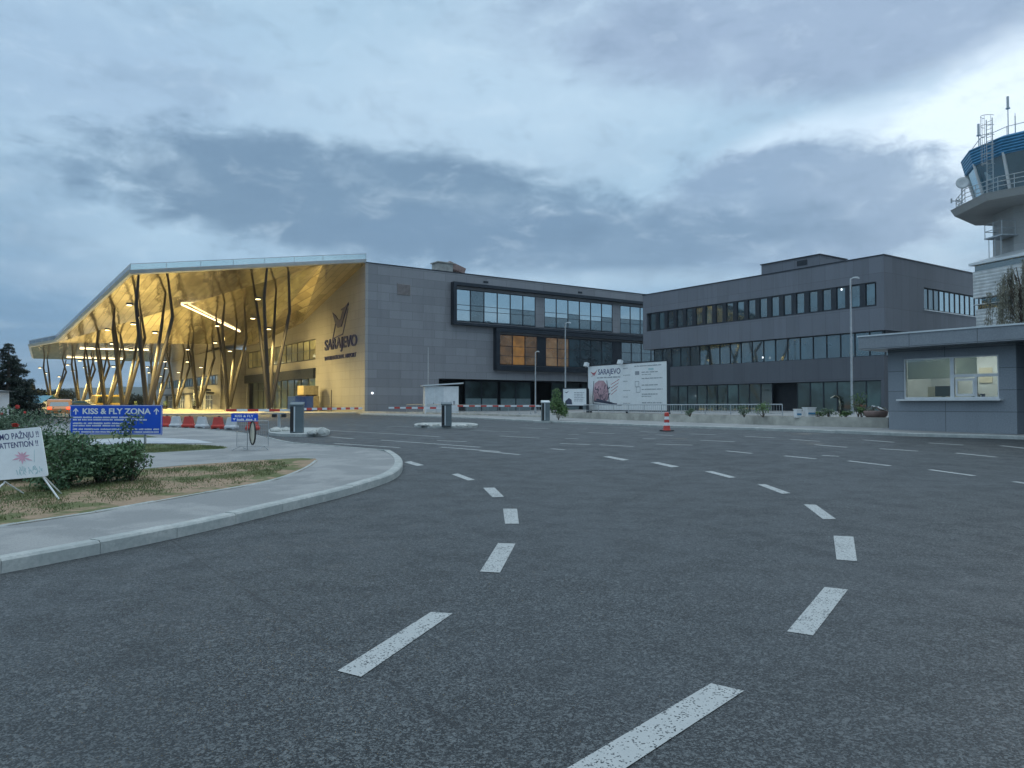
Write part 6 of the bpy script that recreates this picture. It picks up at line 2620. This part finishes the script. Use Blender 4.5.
# rose bushes in front of the blue sign
x, y = by_px(131, 481)
shrub('rose_bush', 'small dark green rose bush at the right end of the bush row', x, y, 0.78, 0.78, M['bush'], 1700, 0.035, seed=3, group='rose bushes on the verge', sprigs=24, clumps=18)
x, y = by_px(100, 483)
shrub('rose_bush', 'wide rose bush second from the right, in front of the big blue sign', x, y, 1.15, 0.74, M['bush'], 2600, 0.036, seed=4, group='rose bushes on the verge', sprigs=26, clumps=20)
x, y = by_px(66, 487)
shrub('rose_bush', 'tall rose bush just right of the white board with red blooms', x, y, 1.25, 0.92, M['bush'], 3600, 0.037, seed=5, group='rose bushes on the verge', clumps=24)
x, y = by_px(40, 478)
shrub('rose_bush', 'rose bush behind the right half of the white board', x, y, 1.5, 0.98, M['bush'], 3800, 0.04, seed=6, group='rose bushes on the verge', blossoms=((-0.25, -0.35, 0.98), (0.15, -0.3, 0.82)), clumps=24)
x, y = by_px(5, 480)
shrub('rose_bush', 'rose bush behind the left half of the white board', x, y, 1.6, 0.92, M['bush'], 3400, 0.04, seed=8, group='rose bushes on the verge', clumps=22)
# one tall sprig in front of the blue sign
for (px, py, hh, sd_, lb) in ((122, 482, 1.22, 21, 'tall thin rose shoot rising before the middle of the big blue sign'), (113, 482, 1.02, 22, 'shorter rose shoot left of the tall one before the big blue sign')):
    x, y = by_px(px, py)
    t = thing('rose_shoot', lb, 'shoot', (x, y + 0.1, g(x, y) + OFF))
    top = Vector((0.14, 0.05, hh))
    mb = MB()
    mb.tube([(0, 0, 0), (0.05, 0.0, hh * 0.5), top], [0.009, 0.006, 0.003], 5)
    mb.build('stem', M['bark'], t)
    leaf_cloud('leaves', [(0.12, 0.05, hh - 0.05), (0.03, 0.03, hh - 0.18), (0.2, 0.0, hh - 0.12)], [(0.15, 0.1, 0.08)] * 3, 90, 0.036, M['bush'], t, seed=sd_)
# clipped hedge behind
x, y = wx(18, 18.5), 18.5
t = thing('hedge', 'long dark clipped hedge behind the rose bushes at the left edge', 'hedge', (x, y, g(x, y) + OFF))
C, Q = [], []
rr_ = random.Random(9)
for k in range(95):
    C.append((rr_.uniform(-3.6, 0.55), rr_.uniform(-0.9, 0.9), rr_.uniform(0.15, 1.0)))
    Q.append((0.42, 0.35, 0.27))
leaf_cloud('foliage', C, Q, 24000, 0.035, M['hedge'], t, seed=9)
for k, (bx_, by_, bz_, s_) in enumerate(((0.52, -0.8, 1.18, 0.9), (0.22, -0.9, 1.02, 0.5), (0.70, -0.8, 1.05, 0.5))):
    mb = MB()
    q = Vector((bx_, by_, bz_))
    for j in range(26):
        a, c_ = rr_.random() * 6.28, rr_.uniform(-1, 1)
        n_ = Vector((math.cos(a) * math.sqrt(1 - c_ * c_), math.sin(a) * math.sqrt(1 - c_ * c_), c_))
        c3 = q + n_ * 0.045 * s_
        u_ = n_.cross(Vector((0.3, 0.2, 1))).normalized() * 0.03 * s_
        v_ = n_.cross(u_).normalized() * 0.03 * s_
        mb.add([c3 - u_ - v_, c3 + u_ - v_, c3 + u_ + v_, c3 - u_ + v_], [(0, 1, 2, 3)])
    mb.build('rose_bloom', M['petal'], t, recalc=False)

# grass blades on the verges (stuff)
def blades(name, polys_px, n, h, label):
    r = random.Random(17)
    mb_v, mb_f = [], []
    for pxs, share in polys_px:
        P = [gp(px, py, OFF) for px, py in pxs]
        x0, x1 = min(p.x for p in P), max(p.x for p in P)
        y0, y1 = min(p.y for p in P), max(p.y for p in P)

        def inside(x, y):
            c = False
            for i in range(len(P)):
                a, e = P[i], P[i - 1]
                if (a.y > y) != (e.y > y) and x < (e.x - a.x) * (y - a.y) / (e.y - a.y) + a.x:
                    c = not c
            return c
        k = 0
        tries = 0
        while k < n * share and tries < n * 12:
            tries += 1
            x, y = r.uniform(x0, x1), r.uniform(y0, y1)
            if not inside(x, y):
                continue
            cl = math.sin(x * 2.3 + 1.3 * math.sin(y * 1.1)) * math.cos(y * 1.7 + math.sin(x * 1.9)) + 0.4 * math.sin(x * 7 + y * 5)
            if cl < -0.45 + 0.9 * r.random() and r.random() < 0.85:
                continue
            k += 1
            z = g(x, y) + OFF
            a = r.random() * 6.28
            hh = h * r.uniform(0.4, 1.3)
            w_ = 0.006 + 0.004 * r.random()
            lx, ly = r.gauss(0, 0.4) * hh, r.gauss(0, 0.4) * hh
            o_ = len(mb_v)
            mb_v += [(x - math.cos(a) * w_, y - math.sin(a) * w_, z), (x + math.cos(a) * w_, y + math.sin(a) * w_, z), (x + lx, y + ly, z + hh)]
            mb_f.append((o_, o_ + 1, o_ + 2))
    me = D.meshes.new(name)
    me.from_pydata(mb_v, [], mb_f)
    me.materials.append(M['blade'])
    o = D.objects.new(name, me)
    COL.objects.link(o)
    stuff(o, label, 'grass')


blades('grass', [([(-30, 530), (0, 522), (98, 506), (180, 492), (240, 484), (275, 474), (290, 466), (280, 461), (247, 463), (190, 467), (142, 471), (60, 478), (-30, 487)], 1.0),
                 ([(100, 455), (150, 452.6), (222, 448.6), (226, 447.4), (200, 445.2), (148, 444.6), (100, 446)], 0.7)], 10500, 0.045, 'patchy short grass on the verges beside the footway')

# green bush by the small banner and plants in the bed
def plant(px, d, z0, w, h, m_, n_, size, label, name='plant', cat='plant', seed=0, group=None):
    x = wx(px, d)
    t = thing(name, label, cat, (x, d, z0), 0, group)
    r = random.Random(seed)
    C, Q = [], []
    for k in range(9):
        C.append((r.uniform(-0.3, 0.3) * w, r.uniform(-0.3, 0.3) * w, h * r.uniform(0.25, 0.85)))
        Q.append((w * 0.26, w * 0.26, h * 0.18))
    leaf_cloud('foliage', C, Q, n_, size, m_, t, seed=seed)
    mb = MB()
    for k in range(5):
        c = C[k]
        mb.tube([(0, 0, 0), (c[0] * 0.5, c[1] * 0.5, c[2] * 0.5), c], [0.02, 0.015, 0.006], 4)
    mb.build('stems', M['bark'], t)


plant(558.5, 46.0, g(3, 46) + 0.11, 1.15, 1.95, M['greenleaf'], 1800, 0.06, 'bright green upright bush behind the farthest barrier cabinet', 'bush', 'bush', 31)
bedz = lambda d, px: g(wx(px, d), d) + 0.45
pls = [(866 - 5, 30.5, 0.35, 0.45, 'greenleaf', 'little green plant right beside the terracotta bowl'),
       (858, 31.5, 0.75, 1.05, 'greenleaf', 'tallest light green plant, just right of the tall street lamp'),
       (845, 31.2, 0.5, 0.3, 'greenleaf', 'low leafy plant just left of the tall street lamp'),
       (828, 31.6, 0.6, 0.40, 'hedge', 'low plant in the bed left of the dark clipped shrub'),
       (818, 32.0, 0.6, 0.34, 'greenleaf', 'low plant just right of the two white boxes'),
       (763, 33.5, 0.8, 0.75, 'greenleaf', 'yellow-green bushy plant behind the railing'),
       (744, 34.0, 0.6, 0.55, 'hedge', 'small grey-green plant left of the yellow-green one behind the railing'),
       (690, 36.5, 0.5, 0.42, 'hedge', 'small sparse plant behind the railing right of the banner'),
       ]
for i, (px, d, w, h, mm, lb) in enumerate(pls):
    plant(px, d, bedz(d, px), w, h, M[mm], 420, 0.035, lb, seed=50 + i, group='young plants in the bed')
# dark twisted shrub with pale arch
px, d = 839.5, 31.4
t = thing('clipped_shrub', 'dark narrow shrub with a paler arching branch, left of the tall street lamp', 'shrub', (wx(px, d), d, bedz(d, px)))
leaf_cloud('foliage', [(0.05, 0, 0.3), (0.08, 0, 0.55), (0.05, 0, 0.8), (-0.12, 0, 0.88)], [(0.12, 0.12, 0.2), (0.12, 0.12, 0.2), (0.12, 0.12, 0.12), (0.16, 0.1, 0.07)], 700, 0.03, M['spruce'], t, seed=71)
mb = MB()
mb.tube([(0, 0, 0), (0.03, 0, 0.5), (-0.02, 0, 0.85), (-0.2, 0, 0.92), (-0.38, 0, 0.82)], [0.035, 0.03, 0.03, 0.025, 0.02], 6)
mb.build('arching_stem', M['cream'], t)
# two white boxes
for (px, w_, h_, lb) in ((797.5, 0.26, 0.34, 'smaller white tub with a blue band standing on the low wall bed'), (809.0, 0.40, 0.40, 'larger white tub with a blue band beside the smaller one')):
    d = 31.9
    t = thing('storage_tub', lb, 'tub', (wx(px, d), d, bedz(d, px)), R(8), 'white tubs in the bed')
    mb = MB()
    ring_ = lambda z, k: [(-w_ / 2 * k, -w_ / 2 * k, z), (w_ / 2 * k, -w_ / 2 * k, z), (w_ / 2 * k, w_ / 2 * k, z), (-w_ / 2 * k, w_ / 2 * k, z)]
    mb.loft([ring_(0, 0.88), ring_(h_, 1.0)])
    mb.build('body', M['white'], t, bevel=0.02)
    mb = MB()
    mb.loft([ring_(h_ + 0.002, 1.08), ring_(h_ + 0.04, 1.08)])
    mb.build('lid', M['white'], t)
    mb = MB()
    mb.box(-w_ * 0.38, w_ * 0.38, -w_ / 2 - 0.008, -w_ / 2 - 0.002 + 0.006, h_ * 0.35, h_ * 0.55)
    mb.build('band', M['blueroof'], t)
# terracotta bowl with white sheet
px, d = 875.5, 29.8
t = thing('flower_bowl', 'wide weathered terracotta bowl on the wall end beside the kiosk', 'planter', (wx(px, d), d, bedz(d, px)))
mb = MB()
mb.loft([[(r_ * math.cos(k * math.pi / 8), r_ * math.sin(k * math.pi / 8), z_) for k in range(16)] for z_, r_ in ((0, 0.30), (0.10, 0.42), (0.26, 0.45), (0.29, 0.45), (0.27, 0.38))])
mb.build('bowl', M['terracotta'], t, smooth=True)
leaf_cloud('dry_plants', [(-0.2, 0, 0.36), (0.3, 0, 0.34)], [(0.16, 0.2, 0.12), (0.14, 0.2, 0.10)], 260, 0.03, M['willow'], t, seed=77)
mb = MB()
n1, n2 = 9, 6
vs = []
for i in range(n1):
    for j in range(n2):
        u, v = i / (n1 - 1), j / (n2 - 1)
        vs.append((-0.18 + 0.56 * u, -0.2 + 0.3 * v, 0.50 - 0.22 * u * u + 0.03 * math.sin(u * 9 + v * 5) - 0.1 * abs(v - 0.5)))
mb.add(vs, [(i * n2 + j, (i + 1) * n2 + j, (i + 1) * n2 + j + 1, i * n2 + j + 1) for i in range(n1 - 1) for j in range(n2 - 1)])
o = mb.build('plastic_sheet', M['cloth'], None, (wx(px, d), d, bedz(d, px)), smooth=True)
sm = o.modifiers.new('thick', 'SOLIDIFY')
sm.thickness = 0.012
tag(o, 'crumpled white sheet lying over the terracotta bowl', 'sheet')

# spruce at the left edge
def spruce(px, d, top_py, wpx, label, seed=1):
    x = wx(px, d)
    gz = g(x, d)
    Hh = wz(top_py, d) - gz
    Wr = wpx / FOC * d
    t = thing('spruce_tree', label, 'tree', (x, d, gz))
    mb = MB()
    mb.tube([(0, 0, -0.2), (0, 0, Hh * 0.5), (0, 0, Hh * 0.98)], [0.22, 0.13, 0.02], 8)
    r = random.Random(seed)
    C, Q = [], []
    z = 0.5
    while z < Hh * 0.99:
        k_ = (1 - z / Hh)
        n_ = max(3, int(10 * k_ + 3))
        for k in range(n_):
            a = r.random() * 6.28
            L = Wr * (k_ ** 0.8) * r.uniform(0.85, 1.1) + 0.10
            e = Vector((math.cos(a) * L, math.sin(a) * L, z - 0.12 * L + r.uniform(-0.1, 0.1)))
            mb.tube([(0, 0, z), e], [0.03, 0.008], 4)
            for q in (0.35, 0.6, 0.82, 1.0):
                C.append((e.x * q, e.y * q, z + (e.z - z) * q - 0.03))
                Q.append((0.10 + 0.20 * L * 0.5, 0.10 + 0.20 * L * 0.5, 0.10 + 0.05 * L))
        z += 0.20
    mb.build('trunk', M['bark'], t)
    leaf_cloud('crown', C, Q, 42000, 0.085, M['spruce'], t, droop=0.25, seed=seed, shell=0.2, flat=0.6)


spruce(8, 52, 342.5, 33, 'dark spruce tree at the left edge behind the hedge')


def broad_tree(px, d, top_ze, Rr, label, m_, seed=1, count=9000, size=0.09, droop=0.0, name='broadleaf_tree', base=0.25, leafr=0.5):
    x = wx(px, d)
    gz = g(x, d)
    Hh = top_ze + EYE - gz
    t = thing(name, label, 'tree', (x, d, gz))
    r = random.Random(seed)
    mb = MB()
    mb.tube([(0, 0, -0.2), (0.05, 0, Hh * 0.35), (0, 0.05, Hh * 0.8)], [0.04 * Hh * 0.4 + 0.05, 0.10, 0.03], 8)
    C, Q = [], []
    for k in range(26):
        a = r.random() * 6.28
        zz = Hh * r.uniform(base, 0.93)
        k_ = math.sin(math.pi * min(1, max(0.05, (zz / Hh - base + 0.12) / (1.05 - base)))) ** 0.6
        L = Rr * k_ * r.uniform(0.35, 1.0)
        s0 = Vector((0, 0, Hh * r.uniform(0.25, 0.6)))
        e = Vector((math.cos(a) * L, math.sin(a) * L, zz))
        mb.tube([s0, (s0 + e) / 2 + Vector((0, 0, 0.15)), e], [0.05, 0.03, 0.01], 4)
        C.append(tuple(e))
        Q.append((Rr * 0.30, Rr * 0.30, Rr * 0.26 * (2.2 if droop else 1)))
        if droop:
            C.append((e.x * 1.1, e.y * 1.1, e.z - 0.9))
            Q.append((Rr * 0.16, Rr * 0.16, 0.9))
    mb.build('trunk', M['bark'], t)
    leaf_cloud('crown', C, Q, count, size, m_, t, droop=droop, seed=seed, shell=leafr)


d = 42.0
x = wx(1029, d)
gz = g(x, d)
t = thing('weeping_tree', 'grey-brown weeping tree at the right edge before the control tower', 'tree', (x, d, gz))
rr_ = random.Random(12)
top = 8.0 + EYE - gz
mb = MB()
mb.tube([(0, 0, -0.2), (0.05, 0, top * 0.4), (0, 0.05, top * 0.85)], [0.2, 0.13, 0.04], 8)
C, Q = [], []
for k in range(95):
    a, q_ = rr_.random() * 6.28, rr_.random() ** 0.6
    rr0 = 1.95 * q_
    z1 = top - 0.1 - 0.55 * rr0 ** 1.6 + rr_.uniform(-0.5, 0.25)
    L = rr_.uniform(1.6, 4.2)
    px0, py0 = rr0 * math.cos(a), rr0 * math.sin(a)
    mb.tube([(0, 0, top * rr_.uniform(0.45, 0.8)), (px0 * 0.7, py0 * 0.7, z1 + 0.05), (px0, py0, z1 - 0.2), (px0 * 1.08, py0 * 1.08, z1 - L)], [0.035, 0.02, 0.012, 0.004], 4)
    zz = 0
    while zz < L:
        C.append((px0 * (1 + 0.08 * zz / L), py0 * (1 + 0.08 * zz / L), z1 - zz))
        Q.append((0.13, 0.13, 0.22))
        zz += 0.33
mb.build('trunk', M['bark'], t)
leaf_cloud('crown', C, Q, 17000, 0.055, M['willow'], t, droop=0.6, seed=12, shell=0.2)
far_labels = [('rounded olive tree beyond the hedge, right of the spruce', 40, 150, 1.9, 3.4, 'fartree'), ('dark tree beyond the hedge, behind the leftmost columns', 60, 175, 2.9, 4.5, 'spruce'),
              ('low dark tree seen between the left columns above the blue sign', 128, 190, 2.2, 4.5, 'spruce'), ('dark bushy tree just right of the spruce', 22, 110, 2.9, 3.0, 'spruce')]
for i, (lb, px, d, ze, rr0, mm) in enumerate(far_labels):
    broad_tree(px, d, ze, rr0, lb, M[mm], 40 + i, 3500, 0.28, name='distant_tree', base=0.2)

# ------------------------------------------------------------------ dusk air between here and the hills
mb = MB()
mb.box(-5600, 5600, -5600, 5600, -2.5, 330)
hz = mb.build('haze', [], None)
hm = D.materials.new('haze_air')
hm.use_nodes = True
hm.node_tree.nodes.clear()
q = NB(hm.node_tree)
pv = q.n('ShaderNodeVolumePrincipled')
pv.inputs['Color'].default_value = (0.72, 0.84, 0.95, 1)
pv.inputs['Density'].default_value = 0.00015
out_ = q.n('ShaderNodeOutputMaterial')
hm.node_tree.links.new(pv.outputs[0], out_.inputs['Volume'])
hz.data.materials.append(hm)
hz['kind'] = 'stuff'
tag(hz, 'thin blue dusk haze between the airport and the far hills', 'haze')
